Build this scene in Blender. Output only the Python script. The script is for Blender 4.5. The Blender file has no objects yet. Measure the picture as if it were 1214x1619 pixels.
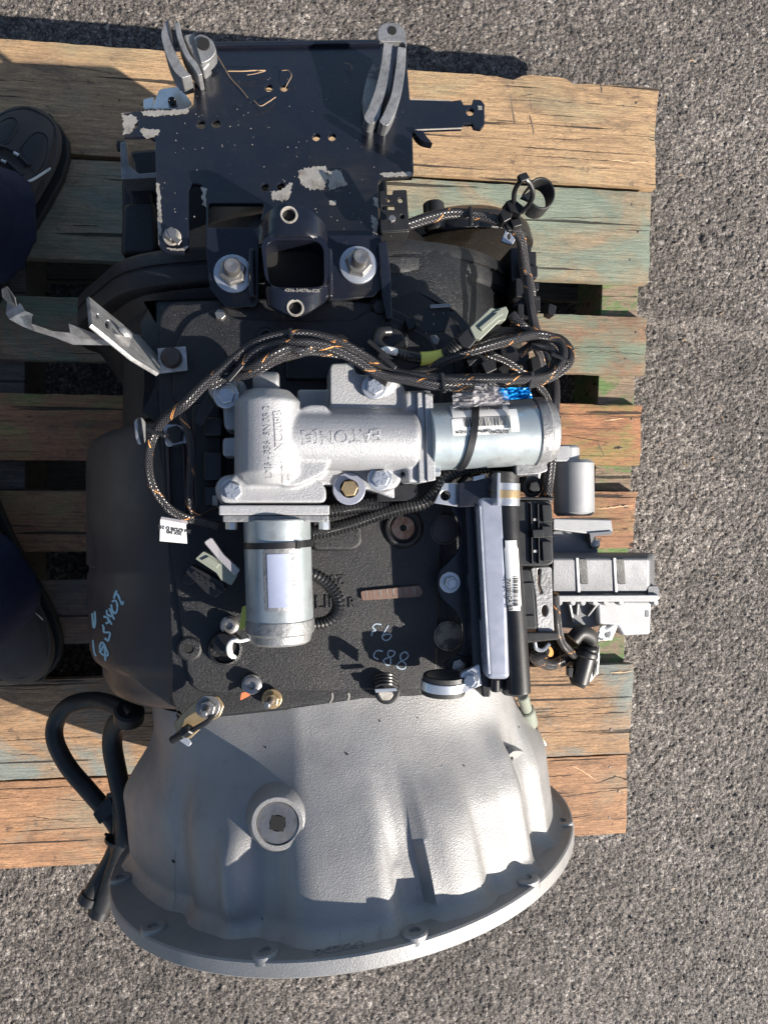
import bpy, bmesh, math, random
import numpy as np
from mathutils import Vector, Matrix, noise
from mathutils.bvhtree import BVHTree
random.seed(7); rng = np.random.default_rng(7)
R = math.radians
scene = bpy.context.scene
# ---------------------------------------------------------------- camera
F = 1216.0; TH = R(7.6); CAMZ = 1.273          # focal length in photo pixels, lean of the phone, its height
cam_d = bpy.data.cameras.new('camera'); cam = bpy.data.objects.new('camera', cam_d); scene.collection.objects.link(cam)
cam.location = (0, 0, CAMZ); cam.rotation_euler = (0, -TH, 0)
cam_d.sensor_fit = 'VERTICAL'; cam_d.sensor_height = 24; cam_d.lens = 24 * F / 1619
cam_d.clip_start = 0.02; cam_d.clip_end = 400
scene.camera = cam
# ---------------------------------------------------------------- sky and sun
SUN_EL, SUN_AZ = R(32), math.atan2(-0.53, 0.85)    # azimuth of the direction towards the sun
world = bpy.data.worlds.new('World'); scene.world = world; world.use_nodes = True
wn = world.node_tree; wn.nodes.clear()
sky = wn.nodes.new('ShaderNodeTexSky'); sky.sky_type = 'NISHITA'; sky.sun_disc = False
sky.sun_elevation = SUN_EL; sky.sun_rotation = math.pi/2 - SUN_AZ
bg = wn.nodes.new('ShaderNodeBackground'); bg.inputs[1].default_value = 0.072
wo = wn.nodes.new('ShaderNodeOutputWorld'); wn.links.new(sky.outputs[0], bg.inputs[0]); wn.links.new(bg.outputs[0], wo.inputs[0])
sd = bpy.data.lights.new('sun', 'SUN'); sd.energy = 5.0; sd.angle = R(0.5); sd.color = (1.0, 0.93, 0.84)
sun = bpy.data.objects.new('sun', sd); scene.collection.objects.link(sun)
sdir = Vector((math.cos(SUN_EL)*math.cos(SUN_AZ), math.cos(SUN_EL)*math.sin(SUN_AZ), math.sin(SUN_EL)))
sun.rotation_euler = sdir.to_track_quat('Z', 'Y').to_euler(); sun.location = sdir * 5
scene.view_settings.view_transform = 'Standard'; scene.view_settings.look = 'None'
scene.view_settings.exposure = 1.08; scene.view_settings.gamma = 1.0
scene.render.film_transparent = False
# ---------------------------------------------------------------- helpers
def P(px, py, z):                       # point at height z on the line of sight through a photo pixel
    u = (px-607)/F; v = (810-py)/F
    s = (CAMZ-z)/(math.cos(TH)-u*math.sin(TH))
    return Vector((s*(math.sin(TH)+u*math.cos(TH)), s*v, z))
def PS(z):                              # metres per photo pixel at height z
    return (CAMZ-z)/F
ORG = {}
def link(o): scene.collection.objects.link(o)
def empty(name, loc, label=None, cat=None, group=None, parent=None):
    o = bpy.data.objects.new(name, None); link(o); o.empty_display_size = .02
    loc = Vector(loc); ORG[o] = loc
    if parent: o.parent = parent; o.location = loc - ORG[parent]
    else: o.location = loc
    tag(o, label, cat, group); return o
def tag(o, label=None, cat=None, group=None, kind=None):
    if label: o['label'] = label
    if cat: o['category'] = cat
    if group: o['group'] = group
    if kind: o['kind'] = kind
    return o
class MB:
    def __init__(s): s.v = []; s.f = []; s.uv = []
    def add(s, vs, fs, uvs=None):
        n = len(s.v); s.v += [tuple(v) for v in vs]; s.f += [tuple(i+n for i in f) for f in fs]
        if uvs: s.uv += uvs
        else: s.uv += [None]*len(fs)
        return s
    def box(s, c, size, rot=None):
        c = Vector(c); h = Vector(size)/2; m = rot or Matrix()
        m = m.to_3x3()
        vs = [c + m @ Vector((x*h.x, y*h.y, z*h.z)) for x in (-1,1) for y in (-1,1) for z in (-1,1)]
        return s.add(vs, [(0,1,3,2),(4,6,7,5),(0,4,5,1),(2,3,7,6),(0,2,6,4),(1,5,7,3)])
    def prism(s, pts, down):            # pts: 3D outline, down: vector
        pts = [Vector(p) for p in pts]; d = Vector(down); n = len(pts)
        ar = sum((pts[i].cross(pts[(i+1) % n]) for i in range(n)), Vector())
        if ar.dot(-d) < 0: pts = pts[::-1]
        vs = pts + [p+d for p in pts]
        fs = [tuple(range(n)), tuple(range(2*n-1, n-1, -1))] + [(i, i+n, (i+1) % n+n, (i+1) % n) for i in range(n)]
        return s.add(vs, fs)
    def slab(s, pix, z, th):            # outline in photo pixels at height z, thickness th
        return s.prism([P(x, y, z) for x, y in pix], (0, 0, -th))
    def rings(s, rings, cap0=True, cap1=True, closed=True, uvscale=None):
        n = len(rings[0]); vs = [p for r in rings for p in r]; fs = []; uvs = []
        L = 0
        for k in range(len(rings)-1):
            L2 = L + (Vector(rings[k+1][0])-Vector(rings[k][0])).length if uvscale is None else L + uvscale[k]
            for i in range(n if closed else n-1):
                j = (i+1) % n
                fs.append((k*n+i, k*n+j, (k+1)*n+j, (k+1)*n+i))
                uvs.append([(L, i/n), (L, (i+1)/n), (L2, (i+1)/n), (L2, i/n)])
            L = L2
        if cap0: fs.append(tuple(range(n-1, -1, -1))); uvs.append([(0, 0)]*n)
        if cap1: fs.append(tuple((len(rings)-1)*n+i for i in range(n))); uvs.append([(0, 0)]*n)
        return s.add(vs, fs, uvs)
    def lathe(s, p0, axis, prof, n=24, caps=True, ph=0, sq=1):   # prof: list of (along, radius)
        ax = Vector(axis).normalized(); p0 = Vector(p0)
        q = ax.orthogonal().normalized(); 
        if abs(ax.z) > .9: q = Vector((1, 0, 0)); q = (q - ax*q.dot(ax)).normalized()
        w = ax.cross(q)
        rs = [[p0 + ax*t + (q*math.cos(ph+2*math.pi*i/n) + w*math.sin(ph+2*math.pi*i/n)*sq)*r for i in range(n)] for t, r in prof]
        return s.rings(rs, caps, caps)
    def cyl(s, p0, p1, r, n=24, bev=0):
        p0 = Vector(p0); p1 = Vector(p1); L = (p1-p0).length
        pr = [(0, r), (L, r)] if not bev else [(0, r-bev), (bev, r), (L-bev, r), (L, r-bev)]
        return s.lathe(p0, p1-p0, pr, n)
    def tube(s, pts, r, n=10, sub=6, rfun=None, corr=None, caps=True):
        pts = catmull([Vector(p) for p in pts], sub)
        if corr:                        # resample evenly, corr=(pitch, depth)
            pts = resample(pts, corr[0]/4)
        rs = []; T = None; acc = 0
        up = None
        for i, p in enumerate(pts):
            t = (pts[min(i+1, len(pts)-1)] - pts[max(i-1, 0)]).normalized()
            if up is None: up = t.orthogonal().normalized()
            up = (up - t*up.dot(t)).normalized(); w = t.cross(up)
            rr = r if rfun is None else r*rfun(i/(len(pts)-1))
            if corr: rr = rr - corr[1]*(0, .5, 1, .5)[i % 4]*1.0
            rs.append([p + (up*math.cos(2*math.pi*k/n)+w*math.sin(2*math.pi*k/n))*rr for k in range(n)])
        return s.rings(rs, caps, caps, uvscale=[(pts[i+1]-pts[i]).length for i in range(len(pts)-1)])
    def build(s, name, mat, parent=None, bev=0, smooth=35, seg=2, sub=0, label=None):
        me = bpy.data.meshes.new(name)
        vs = np.array([tuple(v) for v in s.v]); c = (vs.min(0)+vs.max(0))/2
        if parent is None: c[2] = vs[:, 2].min()
        me.from_pydata((vs-c).tolist(), [], s.f)
        if any(u for u in s.uv):
            ul = me.uv_layers.new(name='uv'); k = 0; data = []
            for f, u in zip(s.f, s.uv): data += (u if u else [(0, 0)]*len(f))
            ul.data.foreach_set('uv', np.array(data, dtype='f').ravel())
        me.materials.append(mat)
        return finish(me, name, c, parent, bev, smooth, seg, sub, label)
def finish(me, name, c, parent=None, bev=0, smooth=35, seg=2, sub=0, label=None):
    o = bpy.data.objects.new(name, me); link(o); c = Vector(c); ORG[o] = c
    if parent: o.parent = parent; o.location = c - ORG[parent]
    else: o.location = c
    if smooth:
        me.shade_smooth()
        if not bev: me.set_sharp_from_angle(angle=R(smooth))
    if sub: m = o.modifiers.new('s', 'SUBSURF'); m.levels = m.render_levels = sub
    if bev:
        m = o.modifiers.new('b', 'BEVEL'); m.width = bev; m.segments = seg; m.limit_method = 'ANGLE'; m.angle_limit = R(32); m.harden_normals = False
        m2 = o.modifiers.new('w', 'WEIGHTED_NORMAL'); m2.keep_sharp = True
    if label: o['label'] = label
    return o
def catmull(p, sub):
    if sub <= 1 or len(p) < 3: return p
    o = []; q = [2*p[0]-p[1]] + p + [2*p[-1]-p[-2]]
    for i in range(1, len(q)-2):
        for k in range(sub):
            t = k/sub
            o.append(.5*((2*q[i]) + (q[i+1]-q[i-1])*t + (2*q[i-1]-5*q[i]+4*q[i+1]-q[i+2])*t*t + (3*q[i]-q[i-1]-3*q[i+1]+q[i+2])*t**3))
    o.append(p[-1]); return o
def resample(p, step):
    o = [p[0]]; acc = 0
    for a, b in zip(p, p[1:]):
        L = (b-a).length
        while acc + L >= step:
            f = (step-acc)/L; a = a.lerp(b, f); o.append(a); L = (b-a).length; acc = 0
        acc += L
    return o
def curve2d(outlines, th, bevel=0, res=4):         # filled 2D curve with holes -> mesh around z=0 (top at 0, bottom at -th)
    cu = bpy.data.curves.new('tmp', 'CURVE'); cu.dimensions = '2D'; cu.fill_mode = 'BOTH'; cu.extrude = max(th/2-bevel, 1e-5); cu.bevel_depth = bevel; cu.bevel_resolution = 1
    if bevel: cu.offset = -bevel
    for ol in outlines:
        sp = cu.splines.new('POLY'); sp.points.add(len(ol)-1)
        for q, p in zip(sp.points, ol): q.co = (p[0], p[1], 0, 1)
        sp.use_cyclic_u = True
    o = bpy.data.objects.new('tmp', cu); link(o)
    me = bpy.data.meshes.new_from_object(o.evaluated_get(bpy.context.evaluated_depsgraph_get()))
    bpy.data.objects.remove(o); bpy.data.curves.remove(cu)
    me.transform(Matrix.Translation((0, 0, -th/2))); return me
def circ(x, y, r, n=20, ry=None): return [(x+r*math.cos(2*math.pi*i/n), y+(ry or r)*math.sin(2*math.pi*i/n)) for i in range(n)]
def rnd(pix, r, n=4):                              # round the corners of a pixel outline
    o = []; m = len(pix)
    for i in range(m):
        a, b, c = Vector(pix[i-1]), Vector(pix[i]), Vector(pix[(i+1) % m])
        r1 = min(r, (a-b).length*.45, (c-b).length*.45); p = b+(a-b).normalized()*r1; q = b+(c-b).normalized()*r1
        for k in range(n+1):
            t = k/n; v = p*(1-t)**2 + b*2*t*(1-t) + q*t*t; o.append((v.x, v.y))
    return o
def plate(name, pix, z, th, mat, parent, holes=(), bev=.0006, label=None, tilt=None):
    ols = [[tuple(P(x, y, z))[:2] for x, y in ol] for ol in [pix]+list(holes)]
    me = curve2d(ols, th, bev); me.materials.append(mat)
    vs = np.array([v.co for v in me.vertices]); c = (vs.min(0)+vs.max(0))/2
    me.transform(Matrix.Translation(-Vector(c)))
    o = finish(me, name, Vector((c[0], c[1], z+c[2])), parent, 0, 30, label=label)
    if tilt: o.rotation_euler = tilt
    return o
def text(name, body, loc, size, mat, parent, rot=0, th=.0006, normal=None, bold=0, xs=1, align='CENTER', m=None):
    cu = bpy.data.curves.new('t', 'FONT'); cu.body = body; cu.size = size; cu.extrude = th; cu.align_x = align; cu.align_y = 'CENTER'; cu.offset = bold; cu.resolution_u = 2
    o = bpy.data.objects.new('t', cu); link(o)
    me = bpy.data.meshes.new_from_object(o.evaluated_get(bpy.context.evaluated_depsgraph_get()))
    bpy.data.objects.remove(o); bpy.data.curves.remove(cu); me.materials.clear(); me.materials.append(mat)
    q = Matrix.Rotation(rot, 4, 'Z') @ Matrix.Diagonal((xs, 1, 1, 1))
    if normal is not None: q = Vector((0, 0, 1)).rotation_difference(Vector(normal)).to_matrix().to_4x4() @ q
    if m is not None: q = m @ q
    me.transform(q)
    return finish(me, name, Vector(loc), parent, 0, 30)
def bvh(*objs):
    dg = bpy.context.evaluated_depsgraph_get(); out = []
    vs = []; fs = []
    for o in objs:
        e = o.evaluated_get(dg); me = e.to_mesh(); n = len(vs); off = ORG[o]
        vs += [v.co + off for v in me.vertices]; fs += [tuple(i+n for i in p.vertices) for p in me.polygons]; e.to_mesh_clear()
    return BVHTree.FromPolygons(vs, fs)
def hit(b, px, py):                                # real surface point seen through a photo pixel, with its normal
    o = Vector((0, 0, CAMZ)); d = P(px, py, 0)-o
    l, n, i, dd = b.ray_cast(o, d.normalized())
    if n is not None and n.z < 0: n = -n
    return l, n
def stroke(b, pix, w, m, parent, name='marker_stroke', off=.0005, mb=None, smoothn=4):
    pts = catmull([Vector((x, y, 0)) for x, y in pix], smoothn) if len(pix) > 2 else [Vector((x, y, 0)) for x, y in pix]
    own = mb is None; mb = mb or MB(); L = []
    for i, p in enumerate(pts):
        t = (pts[min(i+1, len(pts)-1)]-pts[max(i-1, 0)]); t.normalize(); nrm = Vector((-t.y, t.x, 0))*w/2*(.8+.4*random.random())
        a, n1 = hit(b, p.x+nrm.x, p.y+nrm.y); c, n2 = hit(b, p.x-nrm.x, p.y-nrm.y)
        if a is None or c is None: continue
        L.append((a+n1*off, c+n2*off))
    if len(L) < 2: return
    vs = [q for pr in L for q in pr]; mb.add(vs, [(2*i, 2*i+1, 2*i+3, 2*i+2) for i in range(len(L)-1)])
    if own: return mb.build(name, m, parent, smooth=0)
# ---------------------------------------------------------------- materials
def mat(name, col, rough=.5, metal=0, bump=None, var=None, spec=None, coat=0, wear=None, coords='Object'):
    m = bpy.data.materials.new(name); m.use_nodes = True; nt = m.node_tree; N = nt.nodes; L = nt.links
    b = N['Principled BSDF']; b.inputs['Roughness'].default_value = rough; b.inputs['Metallic'].default_value = metal
    if spec is not None: b.inputs['Specular IOR Level'].default_value = spec
    if coat: b.inputs['Coat Weight'].default_value = coat; b.inputs['Coat Roughness'].default_value = .15
    b.inputs['Base Color'].default_value = (*col, 1)
    tc = N.new('ShaderNodeNewGeometry') if coords == 'World' else N.new('ShaderNodeTexCoord')
    out = tc.outputs['Position'] if coords == 'World' else tc.outputs['Object']
    m['_c'] = 1
    last = None
    def nz(scale, detail=4, rgh=.6, st=None):
        n = N.new('ShaderNodeTexNoise'); n.inputs['Scale'].default_value = scale; n.inputs['Detail'].default_value = detail+2; n.inputs['Roughness'].default_value = rgh
        if st:
            mp = N.new('ShaderNodeMapping'); mp.inputs['Scale'].default_value = st; L.new(out, mp.inputs[0]); L.new(mp.outputs[0], n.inputs[0])
        else: L.new(out, n.inputs[0])
        return n.outputs[0]
    def ramp(src, a, c, c0=(0, 0, 0), c1=(1, 1, 1)):
        r = N.new('ShaderNodeValToRGB'); r.color_ramp.elements[0].position = a; r.color_ramp.elements[1].position = c
        r.color_ramp.elements[0].color = (*c0, 1); r.color_ramp.elements[1].color = (*c1, 1); L.new(src, r.inputs[0]); return r.outputs[0]
    def mix(f, a, c, mode='MIX'):
        x = N.new('ShaderNodeMix'); x.data_type = 'RGBA'; x.blend_type = mode
        for s, i in ((f, 0), (a, 6), (c, 7)):
            if isinstance(s, (int, float)): x.inputs[i].default_value = s
            elif isinstance(s, tuple): x.inputs[i].default_value = (*s, 1)
            else: L.new(s, x.inputs[i])
        return x.outputs[2]
    cur = None
    if var:                                        # var: list of (scale, lo, hi, colour, amount)
        cur = col
        for v in var:
            sc, lo, hi, c2, am = v[:5]; st = v[5] if len(v) > 5 else None
            f = ramp(nz(sc, 6, .65, st), lo, hi)
            mm = N.new('ShaderNodeMath'); mm.operation = 'MULTIPLY'; L.new(f, mm.inputs[0]); mm.inputs[1].default_value = am
            cur = mix(mm.outputs[0], cur, c2)
        L.new(cur, b.inputs['Base Color'])
        f = ramp(nz(35, 4), .3, .7, (max(rough-.1, .05),)*3, (min(rough+.12, 1),)*3); L.new(f, b.inputs['Roughness'])
    if bump:                                       # bump: list of (scale, distance)
        h = None
        for i, bb in enumerate(bump):
            sc, d = bb[:2]; bn = N.new('ShaderNodeBump'); bn.inputs['Distance'].default_value = d; bn.inputs['Strength'].default_value = 1
            L.new(nz(sc, 3, .6, bb[2] if len(bb) > 2 else None), bn.inputs['Height'])
            if h is not None: L.new(h, bn.inputs['Normal'])
            h = bn.outputs[0]
        L.new(h, b.inputs['Normal'])
    return m
M = {}
M['cast_black'] = mat('black_cast_iron', (.0085, .0085, .0095), .40, bump=[(1100, .0005), (300, .0003)], var=[(6, .45, .7, (.013, .0135, .016), .8), (22, .54, .72, (.030, .027, .024), .55), (9, .56, .7, (.022, .016, .012), .6, (1, .35, 1)), (300, .645, .70, (.15, .14, .13), .5)])
M['cast_brown'] = mat('dusty_black_paint', (.055, .040, .034), .42, bump=[(600, .0003)], var=[(5, .4, .7, (.016, .017, .022), .8), (40, .5, .7, (.05, .04, .035), .4)])
M['gloss_black'] = mat('oily_black_cast', (.009, .009, .010), .30, bump=[(700, .0006), (180, .0004)], var=[(260, .62, .7, (.10, .10, .10), .5)])
M['alu'] = mat('cast_aluminium', (.37, .37, .375), .48, .5, bump=[(1400, .0004), (500, .0003)], var=[(7, .4, .68, (.27, .275, .29), .6), (60, .6, .75, (.22, .20, .18), .35), (500, .66, .72, (.08, .08, .08), .4)])
M['alu_bell'] = mat('bell_cast_aluminium', (.315, .312, .308), .47, .45, bump=[(800, .0005), (350, .00012)], var=[(5, .38, .66, (.25, .24, .232), .7), (14, .5, .72, (.21, .20, .195), .5, (1, .4, 1)), (45, .58, .74, (.25, .22, .20), .5), (180, .68, .73, (.09, .085, .08), .7), (30, .70, .74, (.10, .09, .085), .5)])
M['alu_worn'] = mat('oxidised_aluminium', (.30, .30, .30), .45, .6, bump=[(300, .0006)], var=[(60, .4, .6, (.14, .14, .14), .7), (20, .5, .7, (.45, .45, .46), .6)])
M['zinc'] = mat('zinc_plate', (.55, .57, .60), .3, .8, var=[(60, .45, .7, (.36, .37, .40), .5)])
M['zinc_tube'] = mat('zinc_motor_tube', (.42, .47, .48), .36, .6, bump=[(300, .0001)], var=[(14, .42, .7, (.30, .31, .31), .7), (50, .56, .72, (.17, .15, .13), .6), (8, .55, .75, (.36, .42, .44), .6)])
M['steel'] = mat('steel', (.32, .31, .30), .35, .85, var=[(120, .45, .7, (.14, .12, .10), .6)])
M['foil'] = mat('bare_metal_strap', (.50, .50, .50), .42, .7, bump=[(200, .0005)], var=[(90, .45, .6, (.25, .24, .23), .6)])
M['gold'] = mat('yellow_zinc', (.55, .40, .22), .3, .8, var=[(100, .45, .7, (.30, .22, .13), .5)])
M['rust'] = mat('rusty_steel', (.40, .26, .19), .5, .5, var=[(160, .45, .6, (.22, .09, .04), .8)])
M['navy'] = mat('navy_paint', (.006, .0075, .014), .27, coat=.25, bump=[(500, .0001), (60, .0003)], var=[(5, .45, .7, (.0075, .007, .008), .9), (14, .55, .72, (.018, .015, .012), .6), (120, .60, .70, (.022, .021, .020), .5), (240, .70, .74, (.26, .24, .21), .8), (9, .60, .66, (.03, .026, .022), .5, (.25, 1, 1))])
M['bare'] = mat('chipped_bare_steel', (.33, .31, .28), .6, .3, bump=[(300, .0004)], var=[(90, .52, .66, (.20, .12, .10), .7), (50, .5, .6, (.12, .11, .10), .7), (200, .5, .6, (.45, .42, .36), .5)])
M['plastic'] = mat('black_plastic', (.009, .009, .010), .4, bump=[(900, .0001)], var=[(300, .66, .72, (.08, .08, .08), .4)])
M['rubber'] = mat('black_rubber', (.012, .012, .012), .48, bump=[(300, .0002)], var=[(40, .5, .7, (.03, .028, .026), .6)])
M['conduit'] = mat('conduit_plastic', (.012, .012, .013), .27, var=[(200, .62, .7, (.08, .075, .07), .5)])
M['ecu'] = mat('ecu_plastic', (.010, .011, .013), .45, bump=[(600, .0001)], var=[(300, .66, .72, (.08, .08, .08), .4)])
M['gray_tube'] = mat('grey_lavender_paint', (.34, .355, .42), .3, .45, var=[(30, .4, .7, (.21, .24, .31), .5), (300, .67, .72, (.10, .10, .12), .6)])
M['hole'] = mat('dark_bore', (.004, .004, .004), .8)
M['white'] = mat('white_label', (.72, .71, .68), .5, var=[(40, .5, .7, (.55, .53, .50), .5)])
M['print'] = mat('label_print', (.03, .03, .03), .6)
M['yellow'] = mat('yellow_tag', (.62, .58, .10), .45, var=[(60, .5, .7, (.45, .42, .10), .5)])
M['green_gray'] = mat('grey_connector_plastic', (.20, .215, .175), .45, bump=[(200, .0001)], var=[(50, .5, .7, (.17, .19, .15), .5)])
M['silver_label'] = mat('silver_label', (.62, .66, .80), .22, .5, var=[(14, .4, .7, (.42, .45, .62), .7)])
M['orange'] = mat('orange_paper', (.65, .16, .06), .7)
M['paint_blue'] = mat('light_blue_marker', (.35, .55, .62), .6)
M['chalk'] = mat('pale_marker', (.30, .36, .42), .7)
M['straw'] = mat('dry_straw', (.36, .24, .14), .6)
M['wire_white'] = mat('white_wire', (.75, .74, .70), .35)
M['blue'] = mat('blue_film', (.01, .25, .60), .25)
M['denim'] = mat('navy_trousers', (.008, .012, .036), .9, bump=[(1500, .0004), (18, .004)], var=[(12, .4, .7, (.012, .018, .050), .7)])
M['shoe'] = mat('charcoal_suede', (.058, .052, .049), .85, bump=[(900, .0004)], var=[(20, .4, .7, (.045, .04, .038), .6)])
M['shoe_dark'] = mat('black_shoe_panel', (.014, .014, .016), .6)
M['sole'] = mat('shoe_sole', (.010, .010, .010), .7)
M['rail_gray'] = mat('module_cast_grey', (.165, .168, .178), .5, .45, bump=[(800, .0003)], var=[(12, .4, .7, (.08, .085, .09), .6), (300, .66, .72, (.3, .3, .3), .3)])
M['module_light'] = mat('module_cast_light', (.36, .363, .37), .5, .45, bump=[(800, .0003)], var=[(12, .4, .7, (.19, .195, .20), .6)])
def braid_mat():
    m = bpy.data.materials.new('braided_sleeve'); m.use_nodes = True; N = m.node_tree.nodes; L = m.node_tree.links; b = N['Principled BSDF']
    b.inputs['Roughness'].default_value = .3
    tc = N.new('ShaderNodeTexCoord'); sx = N.new('ShaderNodeSeparateXYZ'); L.new(tc.outputs['UV'], sx.inputs[0])
    def mth(op, a, c=None):
        x = N.new('ShaderNodeMath'); x.operation = op
        for i, s in enumerate((a, c)):
            if s is None: continue
            if isinstance(s, (int, float)): x.inputs[i].default_value = s
            else: L.new(s, x.inputs[i])
        return x.outputs[0]
    u = mth('MULTIPLY', sx.outputs[0], 300.0); v = mth('MULTIPLY', sx.outputs[1], 12.0)
    a = mth('FRACT', mth('ADD', u, v)); c = mth('FRACT', mth('SUBTRACT', u, v))
    ta = mth('ABSOLUTE', mth('SUBTRACT', a, .5)); tb = mth('ABSOLUTE', mth('SUBTRACT', c, .5))
    h = mth('MAXIMUM', ta, tb)
    glint = mth('MULTIPLY', mth('LESS_THAN', ta, .13), mth('LESS_THAN', tb, .13))  # pale dots put the shiny sleeve's glints into its base colour
    # orange tracer: wide helical stripe, broken up
    u2 = mth('MULTIPLY', sx.outputs[0], 26.0); d = mth('FRACT', mth('ADD', u2, mth('MULTIPLY', sx.outputs[1], 1.0)))
    tr = mth('MULTIPLY', mth('LESS_THAN', d, .075), mth('LESS_THAN', a, .62))
    nz = N.new('ShaderNodeTexNoise'); nz.inputs['Scale'].default_value = 120; L.new(tc.outputs['Object'], nz.inputs[0])
    tr = mth('MULTIPLY', tr, mth('GREATER_THAN', nz.outputs[0], .50))
    def mix(f, x, y):
        q = N.new('ShaderNodeMix'); q.data_type = 'RGBA'; L.new(f, q.inputs[0])
        for s, i in ((x, 6), (y, 7)):
            if isinstance(s, tuple): q.inputs[i].default_value = (*s, 1)
            else: L.new(s, q.inputs[i])
        return q.outputs[2]
    c1 = mix(glint, (.012, .011, .012), (.20, .19, .21)); c2 = mix(tr, c1, (.75, .33, .10)); L.new(c2, b.inputs['Base Color'])
    bn = N.new('ShaderNodeBump'); bn.inputs['Distance'].default_value = .0012; L.new(h, bn.inputs['Height']); L.new(bn.outputs[0], b.inputs['Normal'])
    return m
M['braid'] = braid_mat()
# ---------------------------------------------------------------- asphalt
def axis_lines(lo, hi, step, far):
    a = list(np.arange(lo, hi, step)); s = step; x = a[-1]
    while x < far: s *= 1.5; x += s; a.append(x)
    s = step; x = a[0]
    while x > -far: s *= 1.5; x -= s; a.insert(0, x)
    return np.array(a)
def make_ground():
    xs = axis_lines(-.52, .93, .0023, 60); ys = axis_lines(-.91, .91, .0023, 60)
    nx, ny = len(xs), len(ys); X, Y = np.meshgrid(xs, ys)
    cell = .0062
    gx = np.floor(X/cell).astype(int); gy = np.floor(Y/cell).astype(int)
    def h(i, j, k):
        n = (i*73856093) ^ (j*19349663) ^ (k*83492791); n = (n ^ (n >> 13))*1274126177 & 0x7fffffff
        n = (n ^ (n >> 15))*2246822519 & 0x7fffffff
        return (n % 100003)/100003.
    d1 = np.full(X.shape, 9.); d2 = np.full(X.shape, 9.); col = np.zeros(X.shape); ht = np.zeros(X.shape)
    for di in range(-2, 3):
        for dj in range(-2, 3):
            i = gx+di; j = gy+dj
            cx = (i+.1+.8*h(i, j, 1))*cell; cy = (j+.1+.8*h(i, j, 2))*cell
            an = h(i, j, 5)*3.14; ex = .75+.5*h(i, j, 6)
            dx = X-cx; dy = Y-cy; u = dx*np.cos(an)+dy*np.sin(an); v = -dx*np.sin(an)+dy*np.cos(an)
            sz = .55+.9*h(i, j, 3)**2
            d = np.sqrt((u*ex)**2+(v/ex)**2)/cell/sz
            near = d < d1
            d2 = np.where(near, d1, np.minimum(d2, d)); col = np.where(near, h(i, j, 4), col); ht = np.where(near, h(i, j, 7), ht)
            d1 = np.where(near, d, d1)
    e = np.clip((d2-d1)*1.9, 0, 1)
    Z = (e**.5)*(.35+.65*ht)*.0046 - .0036
    # broad unevenness, pits and an old seam running across the right of the lot
    for k, (fx, fy, a) in enumerate([(3.1, 1.7, .0018), (7.3, -5.2, .0009), (-11, 9, .0007), (23, 17, .0005), (-31, 27, .0004)]):
        Z += a*np.sin(X*fx+k)*np.cos(Y*fy+2*k)
    pit = np.exp(-(((X-.73)/.012)**2+((Y-.62)/.006)**2)) + np.exp(-(((X-.735+.2*(Y-.48))/.008)**2+((Y-.485)/.02)**2))
    Z -= .006*np.clip(pit, 0, 1)
    seam = np.exp(-((Y-.345+.10*(X-.55)+.004*np.sin(X*40))/.012)**2)*(X > .5)
    Z += seam*.0006; 
    far = (np.abs(X) > .96) | (np.abs(Y) > .95); Z = np.where(far, -.002, Z); col = np.where(far, .55, col); e = np.where(far, .6, e); seam = np.where(far & (np.abs(Y) > .6), 0, seam)
    me = bpy.data.meshes.new('asphalt_ground')
    co = np.stack([X, Y, Z], -1).reshape(-1, 3).astype('f')
    me.vertices.add(nx*ny); me.vertices.foreach_set('co', co.ravel())
    idx = np.arange(nx*ny).reshape(ny, nx); q = np.stack([idx[:-1, :-1], idx[:-1, 1:], idx[1:, 1:], idx[1:, :-1]], -1).reshape(-1, 4)
    nf = len(q); me.loops.add(nf*4); me.loops.foreach_set('vertex_index', q.ravel().astype('i')); me.polygons.add(nf)
    me.polygons.foreach_set('loop_start', (np.arange(nf)*4).astype('i')); me.polygons.foreach_set('loop_total', np.full(nf, 4, 'i'))
    me.update(); me.validate()
    for nm, arr in (('stone', col), ('edge', e)):
        at = me.attributes.new(nm, 'FLOAT', 'POINT'); at.data.foreach_set('value', arr.ravel().astype('f'))
    at = me.attributes.new('seam', 'FLOAT', 'POINT'); at.data.foreach_set('value', seam.ravel().astype('f'))
    m = bpy.data.materials.new('asphalt'); m.use_nodes = True; N = m.node_tree.nodes; L = m.node_tree.links; b = N['Principled BSDF']
    b.inputs['Roughness'].default_value = .72
    def at_(n): a = N.new('ShaderNodeAttribute'); a.attribute_name = n; return a.outputs['Fac']
    r = N.new('ShaderNodeValToRGB'); cr = r.color_ramp; cr.elements[0].color = (.062, .055, .049, 1); cr.elements[1].color = (.24, .22, .205, 1); cr.elements[1].position = 1
    for p, c in ((.35, (.10, .087, .078)), (.65, (.135, .118, .105)), (.90, (.17, .148, .13)), (.95, (.22, .20, .18))): x = cr.elements.new(p); x.color = (*c, 1)
    L.new(at_('stone'), r.inputs[0])
    tc = N.new('ShaderNodeTexCoord')
    n1 = N.new('ShaderNodeTexNoise'); n1.inputs['Scale'].default_value = 2.4; n1.inputs['Detail'].default_value = 5; L.new(tc.outputs['Object'], n1.inputs[0])
    n2 = N.new('ShaderNodeTexNoise'); n2.inputs['Scale'].default_value = 420; n2.inputs['Detail'].default_value = 4; L.new(tc.outputs['Object'], n2.inputs[0])
    mr = N.new('ShaderNodeMapRange'); mr.inputs[1].default_value = .02; mr.inputs[2].default_value = .45; mr.inputs[3].default_value = .35; mr.inputs[4].default_value = 1; L.new(at_('edge'), mr.inputs[0])
    m2 = N.new('ShaderNodeMapRange'); m2.inputs[1].default_value = .3; m2.inputs[2].default_value = .7; m2.inputs[3].default_value = .62; m2.inputs[4].default_value = 1.25; L.new(n1.outputs[0], m2.inputs[0])
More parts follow.
